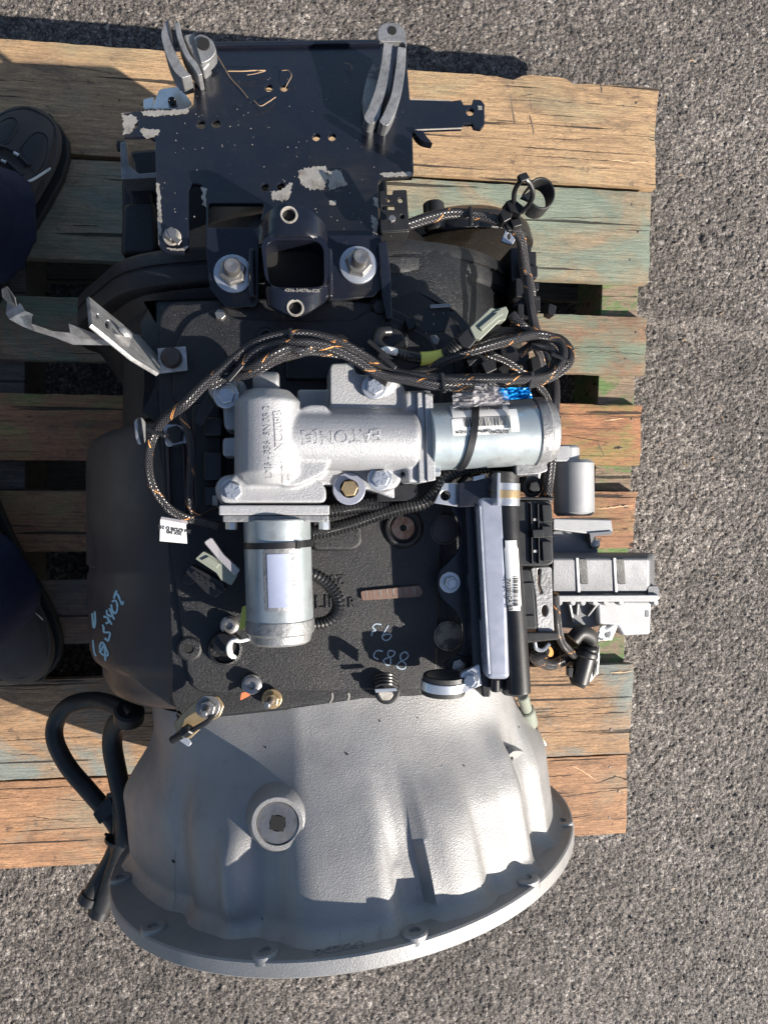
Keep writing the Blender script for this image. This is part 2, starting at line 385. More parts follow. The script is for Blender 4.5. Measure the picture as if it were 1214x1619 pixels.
    m3 = N.new('ShaderNodeMapRange'); m3.inputs[1].default_value = .3; m3.inputs[2].default_value = .7; m3.inputs[3].default_value = .82; m3.inputs[4].default_value = 1.18; L.new(n2.outputs[0], m3.inputs[0])
    def mul(a, c): x = N.new('ShaderNodeMath'); x.operation = 'MULTIPLY'; L.new(a, x.inputs[0]); L.new(c, x.inputs[1]); return x.outputs[0]
    f = mul(mul(mr.outputs[0], m2.outputs[0]), m3.outputs[0])
    vm = N.new('ShaderNodeVectorMath'); vm.operation = 'SCALE'; L.new(r.outputs[0], vm.inputs[0]); L.new(f, vm.inputs['Scale'])
    mx = N.new('ShaderNodeMix'); mx.data_type = 'RGBA'; sm2 = N.new('ShaderNodeMath'); sm2.operation = 'MULTIPLY'; sm2.inputs[1].default_value = .8; L.new(mul(at_('seam'), m3.outputs[0]), sm2.inputs[0]); L.new(sm2.outputs[0], mx.inputs[0]); L.new(vm.outputs[0], mx.inputs[6]); mx.inputs[7].default_value = (.16, .138, .122, 1)
    L.new(mx.outputs[2], b.inputs['Base Color'])
    def vor(feat, sc):
        v = N.new('ShaderNodeTexVoronoi'); v.feature = feat; v.inputs['Scale'].default_value = sc; v.inputs['Randomness'].default_value = 1
        nd = N.new('ShaderNodeVectorMath'); nd.operation = 'ADD'; dn = N.new('ShaderNodeTexNoise'); dn.inputs['Scale'].default_value = 300; L.new(tc.outputs['Object'], dn.inputs[0])
        sc_ = N.new('ShaderNodeVectorMath'); sc_.operation = 'SCALE'; sc_.inputs['Scale'].default_value = .0022; L.new(dn.outputs[1], sc_.inputs[0]); L.new(tc.outputs['Object'], nd.inputs[0]); L.new(sc_.outputs[0], nd.inputs[1]); L.new(nd.outputs[0], v.inputs['Vector']); return v
    ve = vor('DISTANCE_TO_EDGE', 210); vc = vor('F1', 210)
    hs = N.new('ShaderNodeSeparateXYZ'); L.new(vc.outputs['Color'], hs.inputs[0])
    cl_ = N.new('ShaderNodeMapRange'); cl_.inputs[1].default_value = 0; cl_.inputs[2].default_value = 1; cl_.inputs[3].default_value = 1.05; cl_.inputs[4].default_value = 1.9; L.new(hs.outputs[0], cl_.inputs[0])
    ed = N.new('ShaderNodeMapRange'); ed.inputs[1].default_value = .0; ed.inputs[2].default_value = .16; ed.inputs[3].default_value = .42; ed.inputs[4].default_value = 1; L.new(ve.outputs['Distance'], ed.inputs[0])
    fv = N.new('ShaderNodeVectorMath'); fv.operation = 'SCALE'; L.new(mx.outputs[2], fv.inputs[0]); L.new(mul(cl_.outputs[0], ed.outputs[0]), fv.inputs['Scale']); L.new(fv.outputs[0], b.inputs['Base Color'])
    hh = N.new('ShaderNodeMath'); hh.operation = 'MULTIPLY'; L.new(ed.outputs[0], hh.inputs[0]); L.new(hs.outputs[1], hh.inputs[1])
    b0 = N.new('ShaderNodeBump'); b0.inputs['Distance'].default_value = .0022; L.new(hh.outputs[0], b0.inputs['Height'])
    bn = N.new('ShaderNodeBump'); bn.inputs['Distance'].default_value = .0012; L.new(n2.outputs[0], bn.inputs['Height']); L.new(b0.outputs[0], bn.inputs['Normal']); L.new(bn.outputs[0], b.inputs['Normal'])
    me.materials.append(m); me.shade_smooth()
    o = bpy.data.objects.new('asphalt_ground', me); link(o); tag(o, 'coarse sunlit grey asphalt under and around the pallet', kind='structure'); ORG[o] = Vector()
make_ground()
# ---------------------------------------------------------------- pallet
def wood(name, base, dark, paint=None, pa=0, pscale=7, seed=0, plo=.42, phi=.6):
    m = bpy.data.materials.new(name); m.use_nodes = True; N = m.node_tree.nodes; L = m.node_tree.links; b = N['Principled BSDF']; b.inputs['Roughness'].default_value = .75
    tc = N.new('ShaderNodeTexCoord')
    def nz(sc, st, det=6, r=.6, off=0, dist=0):
        mp = N.new('ShaderNodeMapping'); mp.inputs['Scale'].default_value = st; mp.inputs['Location'].default_value = (seed*3.1+off, seed*1.7, 0); L.new(tc.outputs['Object'], mp.inputs[0])
        n = N.new('ShaderNodeTexNoise'); n.inputs['Scale'].default_value = sc; n.inputs['Detail'].default_value = det; n.inputs['Roughness'].default_value = r; n.inputs['Distortion'].default_value = dist; L.new(mp.outputs[0], n.inputs[0]); return n.outputs[0]
    def ramp(s, a, c, c0=(0, 0, 0), c1=(1, 1, 1)):
        r = N.new('ShaderNodeValToRGB'); r.color_ramp.elements[0].position = a; r.color_ramp.elements[1].position = c; r.color_ramp.elements[0].color = (*c0, 1); r.color_ramp.elements[1].color = (*c1, 1); L.new(s, r.inputs[0]); return r.outputs[0]
    def mix(f, a, c, am=1, mode='MIX'):
        x = N.new('ShaderNodeMix'); x.data_type = 'RGBA'; x.blend_type = mode
        if am != 1:
            q = N.new('ShaderNodeMath'); q.operation = 'MULTIPLY'; L.new(f, q.inputs[0]); q.inputs[1].default_value = am; f = q.outputs[0]
        if isinstance(f, (int, float)): x.inputs[0].default_value = f
        else: L.new(f, x.inputs[0])
        for s, i in ((a, 6), (c, 7)):
            if isinstance(s, tuple): x.inputs[i].default_value = (*s, 1)
            else: L.new(s, x.inputs[i])
        return x.outputs[2]
    grain = nz(22, (1, 14, 14), 8, .7, 0, .6); fine = nz(120, (1, 9, 9), 5, .7, 3); blot = nz(6, (1, 1.6, 1), 7, .68, 5); stain = nz(9, (1, 2.2, 1), 7, .7, 9, 1.0); crack = nz(5, (.6, 26, 10), 4, .5, 13, .3); spots = nz(55, (1, 1.5, 1), 4, .6, 17)
    c = mix(ramp(grain, .36, .62), tuple(min(x*1.12, 1) for x in base), tuple(x*.55 for x in base))
    c = mix(ramp(nz(260, (1, 5, 5), 4, .7, 31), .5, .7), c, tuple(x*.4 for x in dark), .5)
    c = mix(ramp(fine, .46, .68), c, dark, .62)
    c = mix(ramp(blot, .47, .72), c, tuple(x*.5 for x in base), .6)
    c = mix(ramp(stain, .52, .70), c, dark, .8)
    c = mix(ramp(spots, .62, .70), c, dark, .75)
    c = mix(ramp(nz(30, (1, 1.2, 1), 8, .75, 41), .56, .70), c, tuple(x*1.3 for x in dark), .6)
    if paint:
        c = mix(ramp(nz(pscale, (1, 1.7, 1), 7, .68, 21, .6), plo, phi), c, mix(ramp(grain, .4, .7), paint, tuple(x*.62 for x in paint)), pa)
    cr = ramp(crack, .63, .655)
    c = mix(cr, c, (.012, .009, .007), .9)
    L.new(c, b.inputs['Base Color'])
    def bump(s, d, prev, inv=False):
        x = N.new('ShaderNodeBump'); x.inputs['Distance'].default_value = d; x.invert = inv; L.new(s, x.inputs['Height'])
        if prev: L.new(prev, x.inputs['Normal'])
        return x.outputs[0]
    L.new(bump(cr, .0025, bump(grain, .0015, bump(fine, .0012, None)), True), b.inputs['Normal'])
    return m
W = [wood('wood_tan', (.56, .36, .19), (.12, .08, .055), (.34, .30, .18), .5, 5, 1, .5, .66),
     wood('wood_teal', (.42, .31, .19), (.10, .085, .06), (.19, .255, .20), .8, 7, 2, .40, .60),
     wood('wood_teal_dark', (.36, .22, .13), (.08, .06, .05), (.17, .24, .17), .8, 9, 3, .42, .60),
     wood('wood_brown', (.46, .23, .12), (.09, .05, .035), (.24, .26, .10), .55, 6, 4, .48, .62),
     wood('wood_orange', (.50, .23, .11), (.10, .055, .035), (.16, .30, .07), .5, 6, 5, .5, .62),
     wood('wood_dark', (.30, .17, .10), (.06, .045, .04), (.10, .12, .13), .7, 5, 6, .42, .6),
     wood('wood_pale', (.50, .30, .16), (.11, .075, .05), (.19, .25, .24), .8, 5, 7, .46, .6),
     wood('wood_peach', (.54, .29, .15), (.10, .06, .04), (.30, .30, .22), .5, 5, 8, .52, .66),
     wood('wood_stringer', (.34, .25, .17), (.09, .07, .055), (.09, .21, .05), .8, 14, 9, .48, .58),
     wood('wood_gray', (.15, .13, .11), (.05, .045, .04), None, 0, 5, 10)]
pallet = empty('pallet', (.05, .08, 0), 'worn wooden pallet with teal paint traces carrying the gearbox on the asphalt', 'pallet')
PLANKS = [(.661, .508, W[0], .018), (.499, .352, W[1], .012), (.303, .160+.0, None, .012), (.165, .073, W[3], .004)]
PL = [(.661, .506, .556, .553, W[0]), (.4985, .357, .551, .549, W[1]), (.303, .214, .549, .547, W[2]), (.166, .073, .543, .541, W[4]), (.031, -.056, .541, .539, W[3]),
      (-.096, -.186, .538, .536, W[5]), (-.236, -.3745, .531, .527, W[6]), (-.3775, -.4985, .526, .524, W[7])]
PL = [(a, b_, P(e0, 0, .14).x, P(e1, 0, .14).x, m) for (a, b_, _, __, m), (e0, e1) in zip(PL, [(1041, 1035), (1030, 1026), (1023, 1019), (1015, 1011), (1007, 999), (1001, 999), (1001, 996), (993, 989)])]
def plank(parent, ya, yb, xr0, xr1, ztop, th, m, x0=-.66, jag=.0015, name='plank', bite=None, seed=0):
    nx, ny = 90, 8; mb = MB(); vs = []
    for lay in (0, 1):
        for j in range(ny+1):
            for i in range(nx+1):
                fy = j/ny; xr = xr0+(xr1-xr0)*fy + .004*noise.noise((seed*5.3, fy*3.1, 2)) + .0025*noise.noise((seed*2.3, fy*14, 7))
                x = x0+(xr-x0)*i/nx; y = ya+(yb-ya)*fy
                w = noise.noise((x*6, seed*9.1, 1.5))*.0012
                if j == 0: y += w + jag*noise.noise((x*40, seed, 3))
                    
                if j == ny: y += w*.7 - jag*.6*noise.noise((x*40, seed, 9))
                if bite and j <= 1:
                    y -= bite(x)*(1-.45*j)
                z = ztop - lay*th + (.0009*noise.noise((x*5, y*18, seed)) + .0006*noise.noise((x*30, y*120, seed)) if lay == 0 else 0)
                if lay == 0 and (j in (0, ny) or i in (0, nx)): z -= .0014+.001*abs(noise.noise((x*60, y*60, 4)))
                vs.append((x, y, z))
    n1 = (nx+1)*(ny+1); fs = []
    for j in range(ny):
        for i in range(nx):
            a = j*(nx+1)+i; b_ = a+1; c = a+nx+2; d = a+nx+1
            fs.append((a, d, c, b_)); fs.append((a+n1, b_+n1, c+n1, d+n1))
    for i in range(nx):
        fs.append((i, i+1, i+1+n1, i+n1)); a = ny*(nx+1)+i; fs.append((a+1, a, a+n1, a+1+n1))
    for j in range(ny):
        a = j*(nx+1); fs.append((a+nx+1, a, a+n1, a+nx+1+n1)); a += nx; fs.append((a, a+nx+1, a+nx+1+n1, a+n1))
    mb.add(vs, fs); return mb.build(name, m, parent, smooth=40)
def bite1(x):
    px = (x+.3885)/.00085
    b = 0
    if .34 < x < .475: b += .006*math.sin((x-.34)/.135*math.pi) + .002*noise.noise((x*160, 1, 1))
    if .335 < x < .35: b += .004
    return -b if .36 < x < .44 else b*.8
for k, (ya, yb, xa, xb, m) in enumerate(PL):
    plank(pallet, ya, yb, xa, xb, .14, .018, m, bite=bite1 if k == 0 else None, seed=k+1)
# long stringers (vertical in the picture)
def stringer(x0, x1, name='stringer', m=W[8]):
    mb = MB(); z1 = .1215; z0 = .018
    mb.box(((x0+x1)/2, .081, (z0+z1)/2), (x1-x0, 1.158, z1-z0)); return mb.build(name, m, pallet, bev=.002)
def sloped(y, w=.062): return P(948.5+(450-y)*-.012, y, .1215).x
mb = MB(); xa = P(950, 450, .1215).x; xc = P(930, 1025, .1215).x; Ya, Yc = P(0, 450, .1215).y, P(0, 1025, .1215).y
k_ = (xc-xa)/(Yc-Ya); xt, xb = xa+k_*(.66-Ya), xa+k_*(-.498-Ya)
mb.prism([(xt, .658, .1215), (xt+.060, .655, .1215), (xb+.060, -.497, .1215), (xb, -.497, .1215)], (0, 0, -.1035)); mb.build('stringer', W[8], pallet, bev=.0015)
s0 = P(40, 600, .1215).x-.062; stringer(s0, s0+.062, m=W[9])
stringer(.065, .127, m=W[9])
for ya, yb in ((.655, .54), (.46, .36), (.12, .03), (-.26, -.35), (-.38, -.495)):
    mb = MB(); mb.box((-.055, (ya+yb)/2, .0085), (1.15, ya-yb, .016)); mb.build('bottom_board', W[9], pallet, bev=.001)
# nail heads and splintered holes
def nail(px, py, r=.0032):
    p = P(px, py, .1402); n = 14; big = r > .002; k = 2.4 if big else 1.2
    if big:
        mb = MB(); mb.lathe(p+Vector((.002, 0, -.0008)), (0, 0, 1), [(0, r*.7), (.0008, r*.7), (.0012, r*.4)], 8); mb.build('nail', M['nail'], pallet)
    h = MB(); h.prism([p+Vector((math.cos(i/n*6.283)*r*k*random.uniform(.6, 1.2), math.sin(i/n*6.283)*r*random.uniform(.5, 1.3), -.0004)) for i in range(n)], (0, 0, -.0012)); h.build('nail_hole', M['nail_dark'], pallet)
M['nail'] = mat('nail_head', (.10, .08, .07), .5, .5); M['nail_dark'] = mat('nail_hole', (.035, .024, .018), .8)
for q in [(1003, 163), (996, 324), (1006, 367), (993, 411), (1003, 526), (986, 568), (996, 663), (977, 709), (987, 800), (1000, 862), (968, 1068), (963, 1154), (961, 1213), (975, 1252), (960, 1293)]: nail(*q)
for i, (x, y) in enumerate([(187, 126), (187, 137), (188, 148), (189, 159), (189, 170)]): nail(x, y, .0015)

# loose grit, chips of wood and pale pebbles lying about
gm_ = MB(); rg = random.Random(11)
for k in range(420):
    x, y = rg.uniform(-.45, .86), rg.uniform(-.88, .88)
    if x < .60 and -.52 < y < .68: continue
    r_ = rg.uniform(.0012, .0034); c = Vector((x, y, .0006)); vs = [c+Vector((math.cos(i*1.05+k)*r_*rg.uniform(.6, 1.2), math.sin(i*1.05+k)*r_*rg.uniform(.6, 1.2), 0)) for i in range(6)]+[c+Vector((rg.uniform(-.3, .3)*r_, rg.uniform(-.3, .3)*r_, r_*rg.uniform(.5, 1.1)))]
    gm_.add(vs, [(i, (i+1) % 6, 6) for i in range(6)])
tag(gm_.build('grit', mat('grit', (.20, .175, .15), .7, var=[(90, .4, .6, (.07, .06, .055), .9)]), None, smooth=0), 'loose grit and small stones scattered on the asphalt', kind='stuff')
sp_ = MB()
for k in range(26):
    x, y = rg.uniform(.58, .84), rg.uniform(-.8, .8); a = rg.uniform(0, 3.1); L_ = rg.uniform(.003, .011); sp_.box((x, y, .003), (L_, .0012, .0010), Matrix.Rotation(a, 3, 'Z') @ Matrix.Rotation(.2, 3, 'Y'))
tag(sp_.build('wood_splinters', M['straw'], None, smooth=0), 'tiny pale wood splinters lying on the asphalt right of the pallet', kind='stuff')

# splits, splinters and drag marks worked into the boards
def split(pix, w=1.6, name='split', m='nail_dark', z=.1404):
    rs = random.Random(int(pix[0][0]+pix[0][1])); pts = []
    for (x0, y0), (x1, y1) in zip(pix, pix[1:]):
        n = max(2, int(abs(x1-x0)/6)+2)
        for i in range(n): f = i/n; pts.append((x0+(x1-x0)*f+rs.uniform(-.6, .6), y0+(y1-y0)*f+rs.uniform(-.7, .7)))
    pts.append(pix[-1]); up_ = []; dn_ = []; n = len(pts)
    for i, (x, y) in enumerate(pts):
        h_ = w*(math.sin(math.pi*(i+.4)/(n-.2))**.5)*rs.uniform(.3, 1)/2
        if abs(pix[-1][0]-pix[0][0]) > abs(pix[-1][1]-pix[0][1]): up_.append(P(x, y-h_, z)); dn_.append(P(x, y+h_, z))
        else: up_.append(P(x-h_, y, z)); dn_.append(P(x+h_, y, z))
    mb = MB(); mb.add(up_+dn_, [(i, i+1, n+i+1, n+i) for i in range(n-1)]); mb.build(name, M[m], pallet, smooth=0)
for q in ([(780, 156), (850, 160), (950, 165), (1025, 171)], [(798, 245), (880, 249), (960, 255), (1034, 258)], [(862, 220), (910, 222), (935, 219)], [(940, 196), (985, 200), (1032, 206)], [(990, 210), (1015, 218), (1034, 222)], [(866, 345), (930, 345), (985, 344)], [(970, 363), (1028, 366)], [(905, 557), (975, 557), (1020, 562)],
          [(860, 1073), (930, 1068), (996, 1066)], [(905, 1122), (950, 1120), (990, 1117)], [(862, 1130), (905, 1124)], [(862, 1229), (900, 1227)], [(880, 1262), (930, 1255), (985, 1248)], [(893, 1296), (940, 1289)], [(900, 690), (960, 700)], [(820, 105+48), (862, 146), (868, 158)], [(40, 1290), (120, 1300)], [(10, 100), (95, 104), (190, 118)], [(20, 1195), (60, 1193)], [(70, 1262), (150, 1268)]): split(q)
for q in ([(1004, 1238), (972, 1228), (940, 1240)],): split(q, 2.5)
M['splinter'] = mat('pale_splinter', (.58, .38, .22), .7)
for q in ([(960, 253), (1000, 257), (1030, 257)], [(944, 805), (985, 801), (1000, 800)], [(965, 1064), (1000, 1062)], [(905, 1212), (925, 1222), (945, 1236)], [(955, 665), (985, 662)]): split(q, 3.2, 'splinter', 'splinter', .1410)
M['drag'] = mat('rubbed_stain', (.16, .12, .09), .8)
for q in ([(803, 134), (808, 160), (814, 196)], [(837, 142), (840, 172)], [(838, 182), (844, 212)], [(951, 132), (951, 148)], [(951, 165), (951, 192)], [(966, 168), (967, 190)], [(880, 715), (895, 745)], [(945, 700), (955, 722)]): split(q, 2.6, 'rub_mark', 'drag', .1403)
# ---------------------------------------------------------------- gearbox frame
PH = .111; GO = Vector((.073, -.372, .395)); GA = Vector((-math.sin(PH), math.cos(PH), 0)); GL = Vector((math.cos(PH), math.sin(PH), 0)); UP = Vector((0, 0, 1))
def G(l, t, z): return Vector((GO.x, GO.y, 0)) + GL*l + GA*t + UP*z
def GP(px, t, z): X = P(px, 0, z).x; return G((X-GO.x-t*GA.x)/GL.x, t, z)
def tt(py, z, px=450): p = P(px, py, z); return (p-Vector((GO.x, GO.y, z))).dot(GA)
gb = empty('gearbox', (.05, -.05, .14), 'large truck gearbox with silver bell housing and oily black case lying on the wooden pallet', 'gearbox')
def smooth(a, b, x): x = min(max((x-a)/(b-a), 0), 1); return x*x*(3-2*x)
def bump1(x, c, w, s=2): return math.exp(-abs((x-c)/w)**s)
# ---- bell housing
def make_bell():
    NA, NT = 200, 60; rings = []
    for k in range(NT+1):
        t = .012 + (.198-.012)*k/NT; ring = []
        q = (t-.012)/.193
        for i in range(NA):
            a = 2*math.pi*i/NA                 # 0 = top, + = right
            if a > math.pi: a -= 2*math.pi
            d = math.degrees(a); s = math.sin(a); c = math.cos(a)
            # large rim end and smaller case end
            front = .2315 + .004*abs(s)**1.5
            back_w, back_h = .195, .1655
            back = 1/((abs(s)/back_w)**3.4+(abs(c)/back_h)**3.4)**(1/3.4)
            sh = smooth(.40, .80, q)
            side = abs(s)**2
            m = (1-side)*smooth(-.1, 1.15, q) + side*smooth(.38, .78, q)
            r = front*(1-m)+back*m
            # flattened left shoulder that turns away from the sun
            kink = -11.5 - 1.5*q
            if d < kink and d > -88:
                k1 = R(kink); k2 = R(-88); x1, y1, x2, y2 = r*math.sin(k1), r*math.cos(k1), r*math.sin(k2), r*math.cos(k2)
                cr_ = (x1*y2-x2*y1)/(s*(y2-y1)-c*(x2-x1)); r += (cr_-r)*(.50-.12*q)
            # ribs and recesses running along the bell
            front_f = smooth(.75, .25, q)
            r += -.0125*front_f*(smooth(6.2, 8.8, d)-smooth(14.2, 16.2, d)) * (.35+.65*smooth(.8, .2, q))
            r += -.010*smooth(.76, .5, q)*(smooth(46, 48, d)-smooth(54, 58, d))
            r += .006*smooth(.74, .55, q)*bump1(d, 43.5, 2.5, 4)
            r += .009*bump1(d, 3.5, 3.2, 4)*0
            r += -.005*front_f*bump1(d, -19, 2.0)*smooth(.62, .3, q)
            r += .010*bump1(d, -31, 3.0, 3)*smooth(.50, .3, q)*smooth(-.05, .15, q)
            r -= .006*bump1(d, -24, 2.6)*smooth(.55, .35, q)
            r += .004*bump1(d, 24, 5, 4)*smooth(.6, .3, q)
            r -= .0035*bump1(d, 31, 1.5)*smooth(.6, .3, q)
            r += -.006*bump1(d, -50, 4)*smooth(.75, .5, q)
            r += .006*bump1(d, -38, 9, 4)*smooth(.70, .45, q)
            r += .005*bump1(d, 30, 14, 6)*smooth(.55, .3, q)*0
            # fillet into the flange
            r += .012*max(0, 1-(t-.012)/.014)**2
            r += .0006*noise.noise((d*.08, q*6, 3))
            ring.append(G(r*s, t, GO.z+r*c))
        rings.append(ring)
    mb = MB(); mb.rings(rings, False, True)
    o = mb.build('bell_housing', M['alu_bell'], gb, smooth=50); return o
bell = make_bell()
fl = MB(); n = 180
def fring(t, r): return [G(r*math.sin(2*math.pi*i/n), t, GO.z+r*math.cos(2*math.pi*i/n)) for i in range(n)]
fl.rings([fring(-.002, .205), fring(-.002, .2535), fring(-.0005, .255), fring(.0115, .255), fring(.013, .2535), fring(.013, .205), fring(-.002, .205)], False, False)
flange = fl.build('flange', M['alu_bell'], bell, smooth=30)
for k in range(12):
    a = R(30*k+9.5)
    c = G(.2435*math.sin(a), .013, GO.z+.2435*math.cos(a))
    b_ = MB(); b_.lathe(c-GA*.004, GA, [(0, .0125), (.006, .0115), (.0072, .0100), (.0072, .0052), (.0055, .0048), (.001, .0048)], 22, caps=False); b_.build('bolt_boss', M['alu_bell'], bell)
    h = MB(); h.lathe(c-GA*.003, GA, [(0, .0049), (.0025, .0049)], 16); h.build('bolt_hole', M['steel'], bell)
# inner cavity wall behind the flange
inn = MB(); inn.rings([[G(r_*math.sin(2*math.pi*i/60), t_, GO.z+r_*math.cos(2*math.pi*i/60)) for i in range(60)] for t_, r_ in ((-.002, .2055), (.10, .19), (.10, .02))], False, True); inn.build('inner_wall', M['alu_bell'], bell)
bb = bvh(bell)
# threaded plug on a raised round boss
l_, nn = hit(bb, 441, 1297)
nn = Vector((-.12, .06, 1)).normalized(); l_ += nn*.008
mb = MB(); mb.lathe(l_-nn*.018, nn, [(0, .031), (.013, .0265), (.0185, .0235), (.0195, .0225), (.0195, .0190), (.0165, .0185)], 48, caps=False); mb.build('plug_boss', M['alu_bell'], bell)
mb = MB(); mb.lathe(l_-nn*.006, nn, [(0, .0187), (.0052, .0187), (.0065, .0175), (.0065, .0072)], 40, caps=False); mb.lathe(l_-nn*.004, nn, [(0, .0070), (.0022, .0070)], 16); plug = mb.build('plug', M['steel'], bell)
mb = MB(); mb.lathe(l_-nn*.002, nn, [(0, .0085), (.0027, .0088)], 4, ph=.6); mb.build('square_socket', M['hole'], bell)
# upright lug with a hole on the right shoulder
l_, nn = hit(bb, 822, 1210)
L1 = GL.lerp(GA, .5).normalized(); LU = (UP+(GA-GL)*.75).normalized(); mb = MB(); pr = []
for i in range(15):
    a = math.pi*i/14; pr.append(l_ + L1*math.cos(a)*.010 + LU*(.026+.010*math.sin(a)))
pr = [l_+L1*.013-UP*.01] + pr + [l_-L1*.013-UP*.01]
off_ = L1.cross(LU); off_ = off_ if off_.x < 0 else -off_
mb.prism(pr, off_*.007); lug = mb.build('lug', M['alu_bell'], bell, bev=.001)
mb = MB(); mb.cyl(l_+LU*.026-off_*.0006, l_+LU*.026+off_*.0076, .0028, 12); mb.build('lug_hole', M['hole'], bell)
for k, pts in enumerate([[(277, 1345), (277, 1400), (275, 1450)], [(537, 1470), (538, 1500)], [(700, 1210), (640, 1240)], [(600, 1465), (602, 1490)]]): stroke(bb, pts, .9, M['alu_worn'], bell, 'casting_line', .0003)
for x, y, r_ in ((275, 1362, 2.6), (548, 1192, 2.2), (420, 1182, 1.6), (733, 1211, 1.4), (415, 1453, 1.3), (600, 1140, 1.6), (660, 1135, 1.2), (820, 1150, 1.2)): stroke(bb, [(x-r_, y-r_*.6), (x, y), (x+r_*.7, y+r_)], r_*1.3, M['hole'], bell, 'dark_pit', .0003)
for k in range(9): x0 = 186+k*3; y0 = 1372+k*7; stroke(bb, [(x0, y0), (x0+random.uniform(4, 14), y0+random.uniform(2, 10))], 1.6, M['hole'], bell, 'oil_smear', .0003)
# parting line, scratches and casting letters on the rim
l_, nn = hit(bb, 520, 1488)
text('cast_lettering', 'LPDZDG', G((P(540, 1500, .645).x-GO.x)/1, .0135, .6365), .011, M['alu_bell'], bell, m=Matrix.Rotation(PH, 4, 'Z') @ Matrix.Rotation(math.pi, 4, 'Z') @ Matrix.Rotation(R(90), 4, 'X'), th=.0007)
# ---- main case: loft of cross sections given in photo columns at real heights
def section(t, pts, n=72):
    p = [GP(x, t, z) if abs(x) > 2 else G(x, t, z) for x, z in pts]
    # resample smoothly along the outline
    c = catmull(p+[p[0]], 6); return resample_n(c, n)
def resample_n(c, n):
    d = [0]
    for a, b_ in zip(c, c[1:]): d.append(d[-1]+(b_-a).length)
    o = []; j = 0
    for i in range(n):
        s = d[-1]*i/n
        while d[j+1] < s: j += 1
        f = (s-d[j])/max(d[j+1]-d[j], 1e-9); o.append(c[j].lerp(c[j+1], f))
    return o
ZT = .56
mid_ = G(0, .19, 0); PH = .075; GA = Vector((-math.sin(PH), math.cos(PH), 0)); GL = Vector((math.cos(PH), math.sin(PH), 0)); GO = mid_-GA*.19+UP*.395
def caseprof(ztop, xl, xr, bulge=0, zb=.40, right=None, rz=.46):
    # left flank, top, right flank, bottom; duplicated points keep corners tight
    rt = right or 800
    L = [(xl, ztop), (xl, ztop), (xl+8, ztop)]
    T = [(xr-8, ztop), (xr, ztop), (xr, ztop)]
    Rr = [(xr+6, ztop-.02), (rt-15, rz+.03), (rt, rz-.03), (rt, .33), (rt-60, .24), (rt-160, .20)]
    if bulge: Lf = [(bulge+150, .20), (bulge+60, .235), (bulge+8, .30), (bulge, .36), (bulge, .41), (bulge+10, .455), (bulge+38, .495), (bulge+75, .515), (bulge+100, .525), (xl-14, ztop-.025)]
    else: Lf = [(xl+100, .2), (xl, .24), (200, .30), (196, .42), (202, .47), (225, .505), (xl-14, ztop-.025)]
    return Lf+L+T+Rr
secs = []
def S(py, *a, **k): t = tt(py, ZT); secs.append(section(t, caseprof(*a, **k)))
ZF = .562
S(1122, ZF, 300, 745, bulge=205, right=790); S(1118, ZF+.002, 296, 748, bulge=185, right=795); S(1105, ZF+.002, 292, 750, bulge=172, right=797)
S(1085, ZF, 290, 750, bulge=166, right=797); S(1060, ZF, 290, 750, bulge=165, right=797); S(1040, ZF, 290, 750, bulge=150, right=797)
S(1000, ZF, 289, 750, bulge=146, right=797); S(900, ZF, 287, 748, bulge=144, right=797); S(890, ZF, 287, 748, bulge=150, right=797); S(880, ZF, 286, 748, bulge=145, right=797)
S(780, ZF, 284, 745, bulge=144, right=797); S(690, ZF, 278, 742, bulge=143, right=800); S(668, ZF, 270, 740, bulge=148, right=800); S(655, ZF-.002, 262, 740, bulge=178, right=800)
S(640, ZF-.003, 255, 740, right=800); S(600, ZF-.004, 250, 740, right=800); S(540, ZF-.006, 248, 730, right=795); S(500, ZF-.01, 246, 705, right=770); S(462, ZF-.016, 246, 640, right=700)
mb = MB(); mb.rings(secs[::-1], True, True); case = mb.build('main_case', M['cast_black'], gb, smooth=40)
# brown dusty skin of the side bulge is its own casting
bsec = []
def SB(py, b, top=.502, inner=288):
    t = tt(py, ZT); pts = [(b+120, .22), (b+50, .245), (b+3, .31), (b-5, .36), (b-5, .41), (b+5, .458), (b+34, .500), (b+72, .522), (b+104, .533), (inner-10, .541), (inner+2, .543), (inner+2, .40), (b+130, .30)]
    bsec.append(resample_n(catmull([GP(x, t, z) for x, z in pts+[pts[0]]], 6), 72))
for py, b in ((1121, 215), (1117, 192), (1108, 178), (1090, 169), (1066, 167), (1060, 160), (1052, 152), (1040, 148), (960, 145), (902, 144), (898, 147), (884, 147), (880, 143), (800, 143), (700, 142), (668, 144), (655, 150), (648, 163), (642, 190)): SB(py, b)
mb = MB(); mb.rings(bsec[::-1], True, True); side = mb.build('side_bulge', M['cast_brown'], gb, smooth=45)
# ---- rear auxiliary housing: flange plate and rounded drum
def outline_z(pts, t): return [GP(x, t, z) for x, z in pts]
t0, t1 = tt(440, .545), tt(386, .545)
fo = [(128, .30), (124, .40), (150, .455), (205, .525), (330, .546), (470, .550), (640, .548), (740, .520), (800, .465), (822, .40), (820, .30), (700, .18), (250, .18)]
ro = lambda t, k=0: resample_n(catmull([GP(x+(k if x < 450 else -k), t, z-k*.0005) for x, z in fo+[fo[0]]], 5), 90)
mb = MB(); mb.rings([ro(t0-.004, 12), ro(t0, 2), ro(t0+.004, 0), ro((t0+t1)/2-.001, 0), ro((t0+t1)/2, 3), ro((t0+t1)/2+.002, 3), ro((t0+t1)/2+.003, 0), ro(t1-.003, 0), ro(t1, 3)], True, True); aux_fl = mb.build('rear_flange', M['cast_black'], gb, smooth=40)
rb_ = lambda py, k, dz: resample_n(catmull([GP(x+(k if x < 450 else -k), tt(py, .545), z-dz) for x, z in fo+[fo[0]]], 5), 90)
